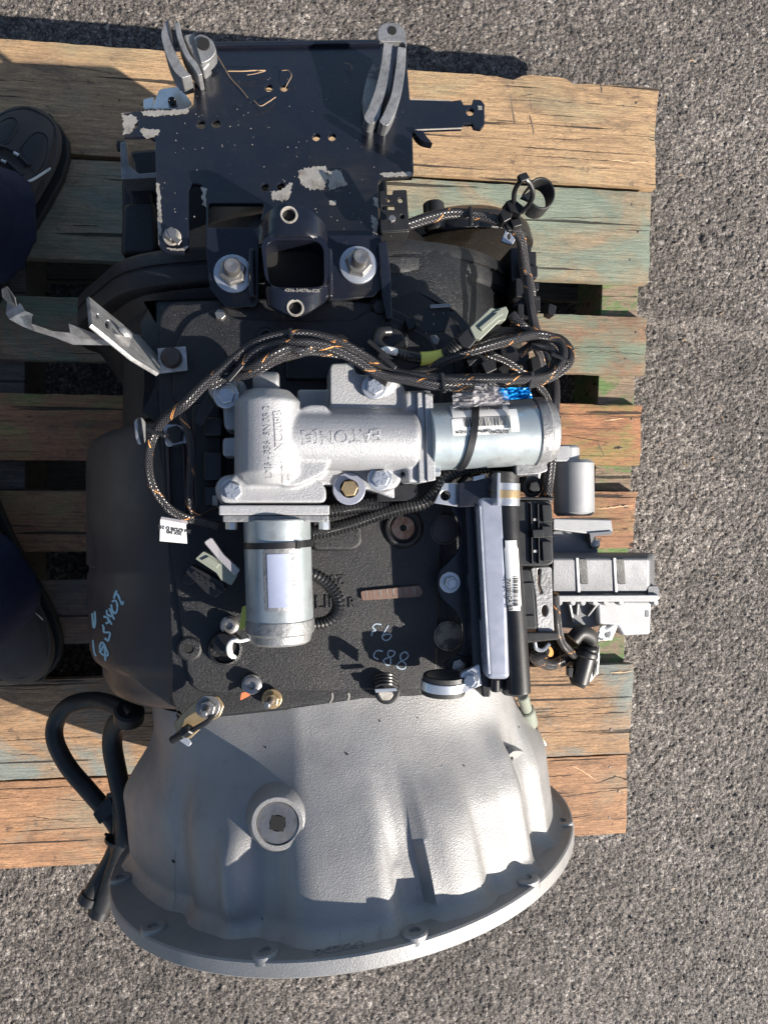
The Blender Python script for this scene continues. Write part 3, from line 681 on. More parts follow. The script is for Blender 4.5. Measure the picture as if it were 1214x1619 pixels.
mb = MB(); mb.rings([rb_(560, 110, .05), rb_(545, 86, .030), rb_(520, 66, .018), rb_(490, 50, .012), rb_(460, 34, .008), rb_(436, 16, .004)], True, True); mb.build('rear_body', M['cast_black'], gb, smooth=60)
mb = MB(); mb.rings([ro(tt(387, .545), 10), ro(tt(376, .545), 26, ), ro(tt(366, .545), 60), ro(tt(362, .545), 100)], True, True); mb.build('rear_cover', M['cast_black'], gb, smooth=60)
do = [(470, .20), (455, .40), (470, .535), (600, .548), (700, .538), (760, .505), (800, .455), (818, .40), (818, .32), (740, .2)]
rd = lambda py, k=0, dz=0: resample_n(catmull([GP(x-(k if x > 600 else 0), tt(py, .545), z-dz) for x, z in do+[do[0]]], 5), 80)
mb = MB(); mb.rings([rd(590, 60, .03), rd(575, 12, .008), rd(560, 3, .002), rd(540, 0), rd(470, 0), rd(415, 2), rd(400, 6, 0), rd(385, 14, .003)], True, True); drum = mb.build('rear_drum', M['gloss_black'], gb, smooth=45)
# lower tail section, output flange and yoke ears under the plate
mb = MB(); mb.lathe(G(0, tt(388, .545), .40), GA, [(0, .165), (.03, .15), (.05, .11), (.075, .10), (.078, .07)], 48); mb.build('tail_housing', M['cast_black'], gb, bev=.002)
mb = MB(); mb.slab(rnd([(200, 236), (330, 228), (610, 236), (618, 400), (200, 404)], 14), .40, .16); mb.build('rear_cover', M['cast_black'], gb, bev=.006)
mb = MB(); mb.slab(rnd([(206, 300), (240, 296), (246, 392), (208, 394)], 6), .44, .08); mb.slab(rnd([(256, 250), (330, 250), (330, 392), (256, 392)], 8), .43, .06); mb.build('rear_cover', M['cast_black'], gb, bev=.004)
mb = MB(); mb.lathe(P(728, 402, .355), GA, [(0, .088), (.022, .084), (.034, .066), (.036, .03)], 40); mb.build('bearing_cover', M['gloss_black'], gb, bev=.003)
p = P(686, 338, .43); mb = MB(); mb.cyl(p-GA*.02, p+GA*.012, .012, 14, .002); mb.build('cover_bolt', M['plastic'], gb)
p = P(225, 380, .42)
mb = MB(); mb.slab(rnd([(194, 320), (246, 316), (250, 402), (190, 404)], 12), .455, .08); mb.build('rear_cover', M['cast_black'], gb, bev=.008)
mb = MB(); mb.slab([(192, 270), (250, 262), (252, 385), (194, 388)], .40, .10); mb.build('rear_bracket', M['cast_black'], gb, bev=.004)
mb = MB(); mb.slab([(190, 225), (200, 223), (204, 262), (220, 275), (252, 272), (252, 281), (192, 284)], .47, .05); mb.build('bent_plate', M['alu_worn'], gb, bev=.001)
mb = MB(); mb.cyl(P(200, 232, .45), P(186, 231, .45), .006, 12, .001); mb.build('bracket_bolt', M['plastic'], gb)
# top cover slab with rounded rim (raised a little above the case)
cov = plate('shift_cover', rnd([(252, 500), (270, 478), (470, 470), (600, 478), (660, 505), (700, 560), (700, 800), (690, 1090), (300, 1098), (258, 780), (250, 600)], 34, 6), .566, .012, M['cast_black'], gb, bev=.002)
cov2 = plate('cover_rim', rnd([(276, 545), (300, 502), (350, 486), (372, 505), (560, 508), (584, 490), (620, 500), (690, 540), (690, 640), (270, 640)], 24, 6), .5705, .006, M['cast_black'], gb, bev=.0015)
cb = bvh(case, cov, cov2, drum, side, aux_fl)
# ---------------------------------------------------------------- generic fittings
def hexbolt(name, p, ax, r, h, m, parent, wr=0, wm=None, marks=False, stud=0, ph=.3, th=.002):
    p = Vector(p); ax = Vector(ax).normalized(); mb = MB()
    mb.lathe(p, ax, [(0, r*.98), (.0003, r), (h*.85, r), (h, r*.86)], 6, ph=ph)
    if stud: mb.lathe(p+ax*(h-.001), ax, [(0, r*.55), (stud*.9, r*.55), (stud, r*.45)], 20)
    o = mb.build(name, m, parent, bev=.0005)
    if wr: w = MB(); w.lathe(p-ax*th, ax, [(0, wr), (th*.6, wr), (th, wr-.0007)], 32); w.build('washer', wm or m, o, bev=.0003)
    if marks:
        q = ax.orthogonal().normalized(); w_ = ax.cross(q); k = MB()
        for i in range(6):
            a = i*math.pi/3+ph; d = q*math.cos(a)+w_*math.sin(a)
            rt = Matrix((d, ax.cross(d), ax)).transposed()
            k.box(p+ax*(h+.0002)+d*r*.52, (r*.42, .0008, .0006), rt)
        k.build('head_marking', m, o)
    return o
class Pl:                                   # a tilted plane given by three pixel/height points
    def __init__(s, a, b_, c):
        s.o = P(*a); s.n = ((P(*b_)-s.o).cross(P(*c)-s.o)).normalized()
        if s.n.z < 0: s.n = -s.n
        s.e1 = (Vector((1, 0, 0))-s.n*s.n.x).normalized(); s.e2 = s.n.cross(s.e1)
        s.m = Matrix((s.e1, s.e2, s.n)).transposed().to_4x4()
    def at(s, px, py, up=0):
        c = Vector((0, 0, CAMZ)); d = P(px, py, 0)-c; o = s.o+s.n*up; k = (o-c).dot(s.n)/d.dot(s.n); return c+d*k
    def plate(s, name, pix, th, m, parent, holes=(), bev=.0006, up=0):
        ols = []
        for ol in [pix]+list(holes):
            L = []
            for x, y in ol: v = s.at(x, y, up)-(s.o+s.n*up); L.append((v.dot(s.e1), v.dot(s.e2)))
            ols.append(L)
        me = curve2d(ols, th, bev); me.materials.append(m); me.transform(Matrix.Translation(s.o+s.n*up) @ s.m)
        vs = np.array([v.co for v in me.vertices]); c = (vs.min(0)+vs.max(0))/2; me.transform(Matrix.Translation(-Vector(c)))
        return finish(me, name, c, parent, 0, 30)
def jag(pix, amp=2, step=5, seed=0):        # ragged outline for chipped paint
    rr = random.Random(seed); o = []
    for i in range(len(pix)):
        a, b_ = Vector(pix[i]), Vector(pix[(i+1) % len(pix)]); n = max(1, int((b_-a).length/step))
        for k in range(n): v = a.lerp(b_, k/n); o.append((v.x+rr.uniform(-amp, amp), v.y+rr.uniform(-amp, amp)))
    return o
# ---------------------------------------------------------------- rear mounting plate (navy, chipped)
pl = Pl((300, 395, .572), (600, 395, .572), (450, 80, .500))
outline = [(312, 98), (330, 95), (340, 68), (600, 66), (641, 76), (644, 108), (648, 158), (712, 160), (729, 158), (733, 166), (745, 166), (748, 157), (760, 158), (766, 165), (766, 196), (760, 203), (749, 201), (746, 195), (734, 195), (730, 202), (655, 205), (652, 215), (654, 272), (652, 280), (604, 282), (598, 290), (599, 392), (330, 392), (326, 388), (326, 318), (318, 292), (306, 290), (298, 300), (299, 392), (290, 399), (260, 398), (252, 390), (247, 285), (246, 222), (238, 215), (196, 215), (192, 180), (232, 174), (300, 172), (306, 165), (308, 120)]
holes = [circ(425, 139, 6), circ(449, 139, 6), circ(318, 197, 6.5), circ(342, 196, 6.5), circ(500, 217, 6), circ(525, 217, 6), circ(419, 296, 6), circ(444, 295, 6), circ(212, 198, 6), circ(743, 177, 6), rnd([(330, 322), (418, 322), (410, 362), (330, 362)], 5)]
rear = pl.plate('mounting_plate', outline, .005, M['navy'], gb, holes, .0008)
def chip(pix, up=.0004, seed=0, m='bare', amp=2): pl.plate('paint_chip', jag(pix, amp, 2.5, seed), .0003, M[m], rear, (), 0, up)
chip([(472, 270), (495, 264), (515, 264), (517, 285), (512, 300), (490, 300), (474, 290)], seed=1); chip([(517, 272), (538, 268), (548, 292), (520, 300)], seed=2, m='bare'); chip([(428, 303), (440, 303), (462, 288), (458, 312), (445, 318), (432, 316)], seed=3)
chip([(194, 183), (212, 182), (218, 190), (205, 212), (196, 213)], seed=4); chip([(222, 176), (300, 173), (298, 179), (245, 184), (228, 182)], seed=5, amp=1.2); chip([(225, 202), (252, 206), (250, 214), (232, 219), (222, 210)], seed=6)
chip([(248, 290), (253, 292), (256, 345), (255, 372), (251, 372)], seed=7, amp=1.2); chip([(319, 294), (326, 300), (328, 330), (321, 325)], seed=8); chip([(600, 274), (650, 272), (650, 279), (606, 280)], seed=9, amp=1.2); chip([(590, 312), (597, 314), (598, 330), (592, 326)], seed=10, amp=1); chip([(586, 340), (597, 346), (597, 372), (590, 378), (588, 356)], seed=11, amp=1.4)
chip([(520, 318), (531, 317), (531, 324), (521, 324)], seed=12, amp=.8); chip([(755, 167), (762, 168), (762, 174), (756, 174)], seed=13, amp=.5); chip([(300, 388), (285, 394), (262, 392), (270, 396), (292, 397)], seed=14, amp=.8)
for k in range(110):
    x, y = random.uniform(255, 640), random.uniform(120, 380); r_ = random.uniform(.35, 1.0)
    if 326 < x < 420 and y > 285: continue
    pl.plate('paint_chip', [(x+r_*math.cos(a_)*random.uniform(.6, 1.4), y+r_*math.sin(a_)*random.uniform(.6, 1.4)) for a_ in (0, 1.2, 2.4, 3.6, 5)], .0003, M['bare'], rear, (), 0, .0004)
for a_, b_, c_ in [((192, 181), (300, 173), 1), ((247, 224), (252, 388), 1), ((652, 206), (730, 203), 0), ((648, 158), (712, 160), 0)]:
    mb = MB(); mb.tube([pl.at(a_[0]+(b_[0]-a_[0])*i/12+random.uniform(-.4, .4), a_[1]+(b_[1]-a_[1])*i/12, -.0009) for i in range(13)], .0008, 5, 1); mb.build('worn_edge', M['bare'], rear)
# turned-up far lip, bend step and the seat strap across the aux case
mb = MB(); mb.prism([pl.at(336, 66, .004), pl.at(604, 62, .004), pl.at(604, 68, .004), pl.at(336, 72, .004)], (0, -.004, -.02)); mb.build('plate_lip', M['navy'], rear, bev=.0008)
mb = MB(); mb.prism([pl.at(332, 308, -.001), pl.at(600, 312, -.001), pl.at(598, 322, -.010), pl.at(332, 322, -.010)], (0, 0, -.006)); mb.build('plate_bend', M['navy'], rear, bev=.001)
strap = plate('cross_strap', [(326, 360), (402, 360), (410, 380), (410, 478), (402, 486), (356, 486), (332, 458), (330, 440), (326, 400)], .574, .006, M['navy'], gb, bev=.001)
strap2 = plate('cross_strap', [(514, 380), (518, 372), (604, 372), (606, 455), (590, 470), (520, 476)], .574, .006, M['navy'], gb, bev=.001)
mb = MB(); mb.slab([(598, 385), (612, 380), (618, 440), (620, 505), (611, 505), (604, 470)], .580, .03); mb.build('side_web', M['navy'], gb, bev=.001)
for px, wob in ((398, 0), (521, 0)):
    mb = MB(); mb.slab([(px-5, 392), (px+5, 392), (px+6, 470), (px-4, 470)], .586, .02); mb.build('yoke_leg', M['navy'], gb, bev=.002)
for (x, y) in ((369, 434), (566, 420)):
    p = P(x, y, .5745); hexbolt('stud_nut', p, (0, 0, 1), .0125, .011, M['steel'], gb, .0165, M['zinc'], ph=random.random(), th=-.0022)
    mb = MB(); mb.lathe(p+Vector((0, 0, .004)), (0, 0, 1), [(0, .0072), (.020, .0072), (.0215, .0062), (.0215, .003), (.0207, .0005)], 24); mb.build('stud', M['steel'], gb)
    h = MB(); h.lathe(p+Vector((0, 0, -.0004)), (0, 0, 1), [(0, .0172), (.0022, .0170), (.0032, .0135)], 36); h.build('flange_washer', M['zinc'], gb)
# saddle yoke
def polar(name, outer, hole, zf, th, m, parent, n=64, k=7, bev=0):
    # star-shaped plate round a hole, draped over zf(px,py)
    cx, cy, hr = hole; ol = [Vector(p) for p in outer]; mb = MB(); top = []; bot = []
    def ray(a):
        d = Vector((math.cos(a), math.sin(a))); best = None
        for i in range(len(ol)):
            p, q = ol[i]-Vector((cx, cy)), ol[(i+1) % len(ol)]-Vector((cx, cy)); e = q-p; den = d.x*e.y-d.y*e.x
            if abs(den) < 1e-9: continue
            t = (p.x*e.y-p.y*e.x)/den; s_ = (p.x*d.y-p.y*d.x)/den
            if t > 0 and -1e-6 <= s_ <= 1+1e-6 and (best is None or t < best): best = t
        return best or hr*1.5
    R_ = [ray(2*math.pi*i/n) for i in range(n)]
    for j in range(k+1):
        top.append([]); bot.append([])
        for i in range(n):
            a = 2*math.pi*i/n; r_ = hr+(R_[i]-hr)*j/k; x, y = cx+r_*math.cos(a), cy+r_*math.sin(a); z = zf(x, y)
            v = P(x, y, z); top[-1].append(v); bot[-1].append(v-Vector((0, 0, th)))
    mb.rings(top+bot[::-1]+[top[0]], False, False); return mb.build(name, m, parent, smooth=40)
bend = lambda x, y: -.016*abs(min(1, abs((x-465)/52)))**4
polar('yoke_ear', rnd([(408, 362), (416, 342), (440, 324), (463, 319), (486, 328), (513, 352), (519, 372), (516, 400), (508, 384), (490, 374), (430, 374), (416, 386), (411, 400)], 8), (457, 340, 11), lambda x, y: .608+bend(x, y)-(.0 if y > 345 else (345-y)*.0002), .005, M['navy'], gb)
polar('yoke_ear', rnd([(420, 450), (440, 458), (465, 461), (500, 456), (519, 446), (519, 474), (492, 492), (468, 503), (444, 494), (421, 482)], 8), (467, 487, 11.5), lambda x, y: .606+bend(x, y)-(y-455)*.0001, .005, M['navy'], gb)
ymb = MB(); yo = rnd([(411, 372), (519, 372), (520, 455), (421, 455)], 26, 8); yi = rnd([(418, 380), (512, 380), (513, 462), (427, 462)], 24, 8)
yo3 = [P(x, y, .604) for x, y in yo]; yi3 = [P(x, y, .604) for x, y in yi]
dn = Vector((0, 0, -.032)); ymb.rings([yo3, yi3, [v+dn for v in yi3], [v+dn for v in yo3], yo3], False, False); yoke = ymb.build('yoke_channel', M['navy'], gb, bev=.0008)
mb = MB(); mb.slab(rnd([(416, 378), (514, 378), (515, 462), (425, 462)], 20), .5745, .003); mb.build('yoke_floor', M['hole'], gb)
for (x, y) in ((457, 340), (467, 487)):
    mb = MB(); p = P(x, y, .6085 if y < 400 else .6035); mb.lathe(p-Vector((0, 0, .004)), (0, 0, 1), [(0, .0058), (.0044, .0058), (.0046, .0072), (.003, .0076)], 28, caps=False); mb.build('worn_ring', M['bare'], gb)
    mb = MB(); mb.lathe(p-Vector((0, 0, .006)), (0, 0, 1), [(0, .0058), (.001, .0058)], 24); mb.build('ear_bore', M['hole'], gb)
b2 = bvh(*[o for o in gb.children if o.name.startswith(('yoke_ear', 'case'))])
text('stamped_number', '4306-54078x-028', P(478, 460, .6075), .0042, M['bare'], gb, rot=.02, th=.0001)
# stops, bolts and plugs on the cover
for (x, y, r_) in ((349, 500, 10), (599, 488, 14), (684, 540, 11), (301, 915, 12)):
    p, n_ = hit(cb, x, y); p = p or P(x, y, .565)
    hexbolt('cover_screw', p-Vector((0, 0, .001)), (0, 0, 1), r_*.00052, .007, M['cast_black'] if r_ > 11 else M['steel'], gb, r_*.00078, M['cast_black'], ph=random.random())
for (x, y, r_) in ((421, 533, 13), (423, 585, 12), (619, 540, 24)):
    p = P(x, y, .5705); mb = MB(); mb.lathe(p-Vector((0, 0, .004)), (0, 0, 1), [(0, r_*.00066), (.0065, r_*.00062), (.0075, r_*.00055), (.0075, r_*.00034), (.003, r_*.0003)], 30, caps=False); mb.build('socket_boss', M['cast_black'], gb)
    mb = MB(); mb.lathe(p-Vector((0, 0, .002)), (0, 0, 1), [(0, r_*.0003), (.003, r_*.0003)], 20); mb.build('socket_hole', M['hole'], gb)
p = P(272, 374, .576); hexbolt('lock_bolt', p, (0, .1, 1), .0062, .006, M['steel'], gb, .008, M['bare'], ph=.4)
mb = MB(); mb.slab([(264, 364), (271, 358), (280, 376), (288, 380), (282, 388), (268, 374)], .583, .003); mb.build('lock_tab', M['steel'], gb, bev=.0005)
# zinc lug behind the plate (top left)
lp = Pl((235, 172, .50), (300, 172, .50), (265, 140, .49)); lp.plate('zinc_lug', rnd([(240, 172), (252, 141), (284, 137), (305, 164), (298, 172)], 5), .004, M['zinc'], gb)
lp.plate('zinc_lug', rnd([(227, 172), (227, 157), (244, 153), (242, 172)], 3), .004, M['zinc'], gb, up=-.004)
p = lp.at(273, 163, .0005); hexbolt('lug_bolt', p, (0, 0, 1), .0042, .005, M['plastic'], gb)
# pipe clamps on the far edge
def band(name, outer, inner, z, th, m, parent, bev=.0008):
    mb = MB(); mb.slab(outer+inner[::-1], z, th); return mb.build(name, m, parent, bev=bev)
cl = empty('pipe_clamp', P(290, 80, .5), parent=gb)
def arcp(pts, n=5): return [(v.x, v.y) for v in catmull([Vector((x, y, 0)) for x, y in pts], n)]
band('clamp_band', arcp([(266, 27), (255, 52), (262, 85), (275, 112), (288, 124)]), arcp([(266, 27), (268, 50), (277, 80), (290, 105), (303, 120)]), .535, .030, M['alu_worn'], cl)
band('clamp_band', arcp([(276, 38), (281, 62), (292, 88), (306, 108), (313, 120)]), arcp([(283, 33), (289, 58), (300, 85), (312, 100), (320, 118)]), .542, .030, M['alu_worn'], cl)
band('clamp_saddle', arcp([(290, 55), (297, 72), (308, 92), (322, 112)]), arcp([(306, 52), (316, 66), (326, 80), (333, 100)]), .528, .028, M['alu_worn'], cl, bev=.002)
band('clamp_ear', arcp([(306, 60), (318, 54), (334, 62), (342, 78)]), arcp([(318, 100), (326, 98), (335, 92), (341, 84)]), .532, .018, M['alu_worn'], cl, bev=.002)
mb = MB(); p = P(322, 70, .533); mb.lathe(p, (0, 0, 1), [(-.012, .0058), (.001, .0058)], 20); mb.build('ear_hole', M['hole'], cl)
cl = empty('pipe_clamp', P(612, 110, .52), parent=gb)
band('clamp_band', arcp([(607, 68), (603, 100), (594, 140), (583, 170), (576, 186), (584, 196), (596, 192)]), arcp([(621, 70), (618, 105), (611, 140), (603, 170), (600, 185), (597, 190), (596, 192)]), .548, .028, M['alu_worn'], cl)
band('clamp_band', arcp([(629, 74), (625, 110), (618, 150), (606, 180), (600, 192), (606, 198)]), arcp([(642, 76), (640, 112), (634, 150), (624, 180), (614, 198), (606, 198)]), .552, .03, M['alu_worn'], cl)
band('clamp_saddle', arcp([(590, 100), (582, 118), (575, 150), (578, 185), (584, 190)]), arcp([(601, 110), (598, 130), (592, 155), (587, 175), (584, 190)]), .536, .02, M['bare'], cl)
mb = MB(); mb.slab(rnd([(598, 66), (597, 46), (606, 37), (626, 36), (640, 46), (643, 75), (637, 66)], 6), .550, .008); mb.build('clamp_ear', M['alu_worn'], cl, bev=.002)
mb = MB(); p = P(620, 49, .5502); mb.lathe(p, (0, 0, 1), [(-.004, .0035), (.0004, .0042)], 14); mb.build('ear_hole', M['hole'], cl)
# hook under the long tab
mb = MB(); mb.slab(arcp([(654, 206), (658, 214), (668, 223), (684, 227)])+arcp([(684, 227), (674, 215), (668, 206)]), .535, .012); mb.build('hook', M['navy'], gb, bev=.001)
# small perforated bracket to the right of the plate
plate('sensor_bracket', rnd([(600, 302), (608, 302), (608, 308), (621, 308), (621, 301), (643, 300), (645, 330), (647, 364), (602, 367)], 3), .585, .003, M['plastic'], gb, [circ(633, 317, 4), circ(613, 317, 3.5, ry=3), circ(636, 343, 3.5), rnd([(604, 326), (624, 326), (624, 332), (604, 332)], 1)])
mb = MB(); mb.slab([(602, 336), (646, 334), (648, 368), (602, 370)], .575, .03); mb.build('sensor_body', M['plastic'], gb, bev=.002)
p = P(619, 348, .590); hexbolt('bracket_screw', p, (0, 0, 1), .0035, .004, M['steel'], gb)
# ---------------------------------------------------------------- heat strap on the left
sp = Pl((250, 570, .578), (270, 590, .576), (150, 500, .655))
strapm = sp.plate('bare_strap', [(141, 469), (146, 513), (211, 566), (252, 591), (256, 560), (250, 552), (236, 546), (226, 530), (213, 528)], .0035, M['foil'], gb, [circ(171, 513, 4, ry=7), circ(155, 500, 2.5, ry=4)], .0006)
plate('strap_foot', [(249, 551), (294, 548), (297, 586), (252, 591)], .579, .0035, M['foil'], strapm)
p = sp.at(197, 529, .001); mb = MB(); mb.lathe(p, sp.n, [(0, .0062), (.003, .0060), (.0045, .004), (.0045, .002)], 18); mb.build('strap_rivet', M['foil'], strapm)
p = P(272, 567, .579); mb = MB(); mb.lathe(p, (0, 0, 1), [(0, .0092), (.004, .0092), (.0075, .0075), (.009, .004)], 28); mb.build('strap_bolt', M['cast_brown'], gb)
def sheet3(name, quads, m, parent, th=.0012):
    mb = MB()
    mb.rings([[P(*a), P(*b_), P(*b_)-Vector((0, 0, th)), P(*a)-Vector((0, 0, th))] for a, b_ in quads], True, True); return mb.build(name, m, parent, smooth=25)
tl = sheet3('torn_strip', [((205, 548, .640), (206, 534, .648)), ((170, 546, .632), (172, 526, .645)), ((115, 545, .622), (113, 527, .634)), ((85, 533, .618), (84, 524, .626)), ((55, 524, .612), (50, 512, .618)), ((35, 516, .606), (52, 497, .617)), ((15, 505, .603), (40, 492, .615)), ((10, 496, .60), (32, 480, .612)), ((12, 478, .585), (24, 487, .603)), ((4, 470, .580), (20, 476, .600)), ((3, 458, .575), (12, 453, .600))], M['foil'], strapm)
sheet3('torn_strip', [((109, 512, .640), (112, 528, .634)), ((125, 518, .646), (128, 536, .634)), ((150, 528, .650), (165, 538, .64)), ((180, 538, .648), (190, 545, .642))], M['foil'], strapm)
sheet3('torn_flap', [((24, 470, .610), (12, 453, .606)), ((27, 486, .600), (16, 462, .59)), ((23, 490, .585), (12, 480, .575))], M['foil'], strapm)
# crescent clamp plate left of the harness
p_ = Pl((222, 660, .60), (228, 700, .60), (250, 680, .575)); p_.plate('clip_plate', rnd([(217, 664), (224, 659), (231, 668), (231, 700), (224, 704), (219, 690)], 4), .003, M['foil'], gb)
plate('clip_base', rnd([(258, 672), (280, 670), (298, 678), (300, 700), (262, 708)], 8), .581, .003, M['zinc'], gb)
p = P(278, 688, .581); hexbolt('clip_bolt', p, (0, 0, 1), .008, .008, M['cast_black'], gb, .011, M['cast_black'])
# ---------------------------------------------------------------- electric shift unit: remeshed casting
def cylpx(mb, a, b_, r, n=32, bev=.002): mb.cyl(P(*a), P(*b_), r, n, bev)
ac = MB(); s_ = PS(.63)
cylpx(ac, (424, 618, .628), (424, 768, .628), 52*s_, bev=.010)                 # barrel of the lower motor
ac.slab(rnd([(380, 735), (478, 742), (516, 770), (516, 796), (350, 796), (346, 772), (365, 760)], 10), .632, .05)
cylpx(ac, (455, 694, .622), (660, 697, .622), 50*s_, bev=.004)                 # barrel of the right motor
ac.slab(rnd([(440, 690), (480, 640), (520, 640), (520, 745), (470, 770), (440, 770)], 14), .640, .06)
ac.slab(rnd([(522, 574), (560, 574), (562, 592), (604, 594), (640, 610), (640, 660), (522, 660)], 8), .628, .05)
ac.slab(rnd([(470, 616), (525, 616), (525, 700), (470, 700)], 5), .604, .04)
ac.slab(rnd([(350, 612), (385, 600), (400, 640), (380, 680), (355, 680)], 8), .612, .04)
ac.slab(rnd([(352, 693), (400, 690), (400, 722), (352, 722)], 5), .618, .03)
ac.slab(rnd([(480, 735), (620, 735), (625, 790), (585, 775), (500, 765)], 6), .606, .04)
ac.slab(rnd([(640, 618), (672, 618), (676, 762), (644, 764)], 6), .634, .058)
ac.slab(rnd([(346, 765), (400, 760), (400, 800), (346, 800)], 12), .622, .04)
cylpx(ac, (400, 608, .612), (442, 608, .612), .0105, bev=.002); cylpx(ac, (422, 604, .60), (422, 640, .60), 20*s_, bev=.003)
for x, y, z in ((359, 626, .622), (592, 613, .632), (601, 757, .624), (370, 777, .628)): ac.lathe(P(x, y, z-.05), (0, 0, 1), [(0, .0135), (.047, .0125), (.05, .011)], 24)
act = ac.build('shift_unit', M['alu'], gb, smooth=0)
rm = act.modifiers.new('r', 'REMESH'); rm.mode = 'VOXEL'; rm.voxel_size = .0013; rm.use_smooth_shade = True
sm = act.modifiers.new('s', 'SMOOTH'); sm.iterations = 5; sm.factor = .6
bpy.context.view_layer.update(); dg = bpy.context.evaluated_depsgraph_get(); me2 = bpy.data.meshes.new_from_object(act.evaluated_get(dg)); act.modifiers.clear(); act.data = me2; me2.name = 'shift_unit'
if not me2.materials: me2.materials.append(M['alu'])
me2.shade_smooth()
ab = bvh(act)
for x, y, z, ph in ((358, 626, .622, .2), (592, 612, .632, .5), (601, 757, .624, .1), (369, 777, .628, .8)):
    hexbolt('flange_bolt', P(x, y, z+.0015), (.02, -.04, 1), .0078, .0062, M['zinc'], gb, .0107, M['zinc'], True, ph=ph)
# dished gold bolt and big washer
p = P(552, 773, .606); mb = MB(); mb.lathe(p-Vector((0, 0, .02)), (0, 0, 1), [(0, .0135), (.018, .0135), (.0195, .0142), (.021, .0142), (.0215, .0135)], 40); ws = mb.build('large_washer', M['gray_tube'], gb)
hexbolt('gold_bolt', p+Vector((0, 0, .0015)), (0, 0, 1), .0076, .0062, M['gold'], gb, .0092, M['zinc'], ph=.1)
# raised casting letters laid on the casting
def lay_text(body, px, py, size, rot, bb_, m, parent, name='raised_lettering', th=.0006, xs=1, off=0):
    cu = bpy.data.curves.new('t', 'FONT'); cu.body = body; cu.size = size; cu.extrude = th; cu.align_x = 'CENTER'; cu.align_y = 'CENTER'; cu.resolution_u = 3; cu.offset = .0001
    o = bpy.data.objects.new('t', cu); link(o); me = bpy.data.meshes.new_from_object(o.evaluated_get(bpy.context.evaluated_depsgraph_get())); bpy.data.objects.remove(o); bpy.data.curves.remove(cu)
    me.materials.clear(); me.materials.append(m)
    c, n_ = hit(bb_, px, py)
    if c is None: return None
    q = Matrix.Rotation(rot, 4, 'Z') @ Matrix.Diagonal((xs, 1, 1, 1)); me.transform(q)
    for v in me.vertices:
        w = Vector((c.x+v.co.x, c.y+v.co.y, 1.0)); l, n2, i, d = bb_.ray_cast(w, Vector((0, 0, -1)))
        z = (l.z if l is not None else c.z)
        if abs(z-c.z) > .02: z = c.z
        v.co = Vector((v.co.x, v.co.y, z-c.z+v.co.z+off))
    return finish(me, name, c, parent, 0, 30)
lay_text('EATON', 555, 690, .0150, math.pi+.06, ab, M['alu'], act, xs=1.0)
lay_text('E', 490, 694, .0095, math.pi+.06, ab, M['alu'], act); lay_text('[  ]', 490, 694, .0125, math.pi+.06, ab, M['alu'], act)
lay_text('NC209B', 442, 682, .0092, R(92), ab, M['alu'], act); lay_text('LS11', 452, 745, .0092, R(92), ab, M['alu'], act); lay_text('LM6 - 356  SN 35 2', 424, 700, .0072, R(92), ab, M['alu'], act)
stroke(ab, [(433, 652), (435, 680), (436, 708)], 1.4, M['alu'], act, 'raised_line', .0008); stroke(ab, [(446, 736), (447, 750), (447, 764)], 1.4, M['alu'], act, 'raised_line', .0008)
# flanges and motors
def rrect_flange(name, y0, y1, x0, x1, z, th, m):
    mb = MB(); mb.slab(rnd([(x0, y0), (x1, y0), (x1, y1), (x0, y1)], 3), z, th); return mb.build(name, m, gb, bev=.0012)
rrect_flange('motor_flange', 799, 815, 346, 521, .632, .05, M['alu']); rrect_flange('motor_flange', 815, 826, 352, 520, .630, .048, M['alu_worn'])
for x in (366, 513):
    mb = MB(); mb.cyl(P(x, 822, .607), P(x, 838, .607), .0050, 6, .0006); mb.build('motor_screw', M['zinc'], gb)
low = MB(); low.cyl(P(438, 822, .612), P(443, 984, .612), 52*PS(.612), 56, .001); low = low.build('shift_motor', M['zinc_tube'], gb, smooth=40)
mb = MB(); mb.lathe(P(443, 978, .612), P(444, 1024, .612)-P(443, 978, .612), [(0, 52*PS(.612)), (.0015, 53.5*PS(.612)), (.011, 53.5*PS(.612)), (.0125, 50*PS(.612)), (.019, 47*PS(.612)), (.021, 42*PS(.612)), (.0215, 10*PS(.612))], 56); mb.build('motor_end_cap', M['alu_worn'], low, bev=.0006)
def ring_tie(c, ax, r, m, parent, w=.0045, name='cable_tie', head=True):
    ax = Vector(ax).normalized(); mb = MB(); mb.lathe(Vector(c)-ax*w/2, ax, [(0, r), (0, r+.0012), (w, r+.0012), (w, r)], 48, caps=False); o = mb.build(name, m, parent, smooth=30); return o
ax_ = P(443, 984, .612)-P(438, 822, .612); c_ = P(440, 861, .612)
t_ = ring_tie(c_, ax_, 52*PS(.612)+.0002, M['plastic'], low, .0052)
mb = MB(); mb.box(P(470, 862, .636)+Vector((0, 0, 0)), (.0045, .0065, .004), Matrix.Rotation(.8, 3, 'Y')); mb.build('tie_head', M['plastic'], low, bev=.0005)
def wrap(mb, c0, ax, r, a0, a1, t0, t1, nu=14, off=.0003, corner=0):  # patch on a cylinder; angles from straight up
    ax = Vector(ax).normalized(); up_ = (Vector((0, 0, 1))-ax*ax.z).normalized(); sd_ = up_.cross(ax); vs = []; n = nu
    for i in range(n+1):
        a = a0+(a1-a0)*i/n
        e = 0
        if corner: u = min(i/n, 1-i/n)*abs(a1-a0)*r; e = corner-math.sqrt(max(0, corner**2-max(0, corner-u)**2)) if u < corner else 0
        for t in (t0+e, t1-e): vs.append(Vector(c0)+ax*t+(up_*math.cos(a)+sd_*math.sin(a))*(r+off))
    return mb.add(vs, [(2*i, 2*i+1, 2*i+3, 2*i+2) for i in range(n)])
mr = 52*PS(.612); axn = ax_.normalized(); side_sign = -1 if (Vector((0, 0, 1)).cross(axn)).x > 0 else 1
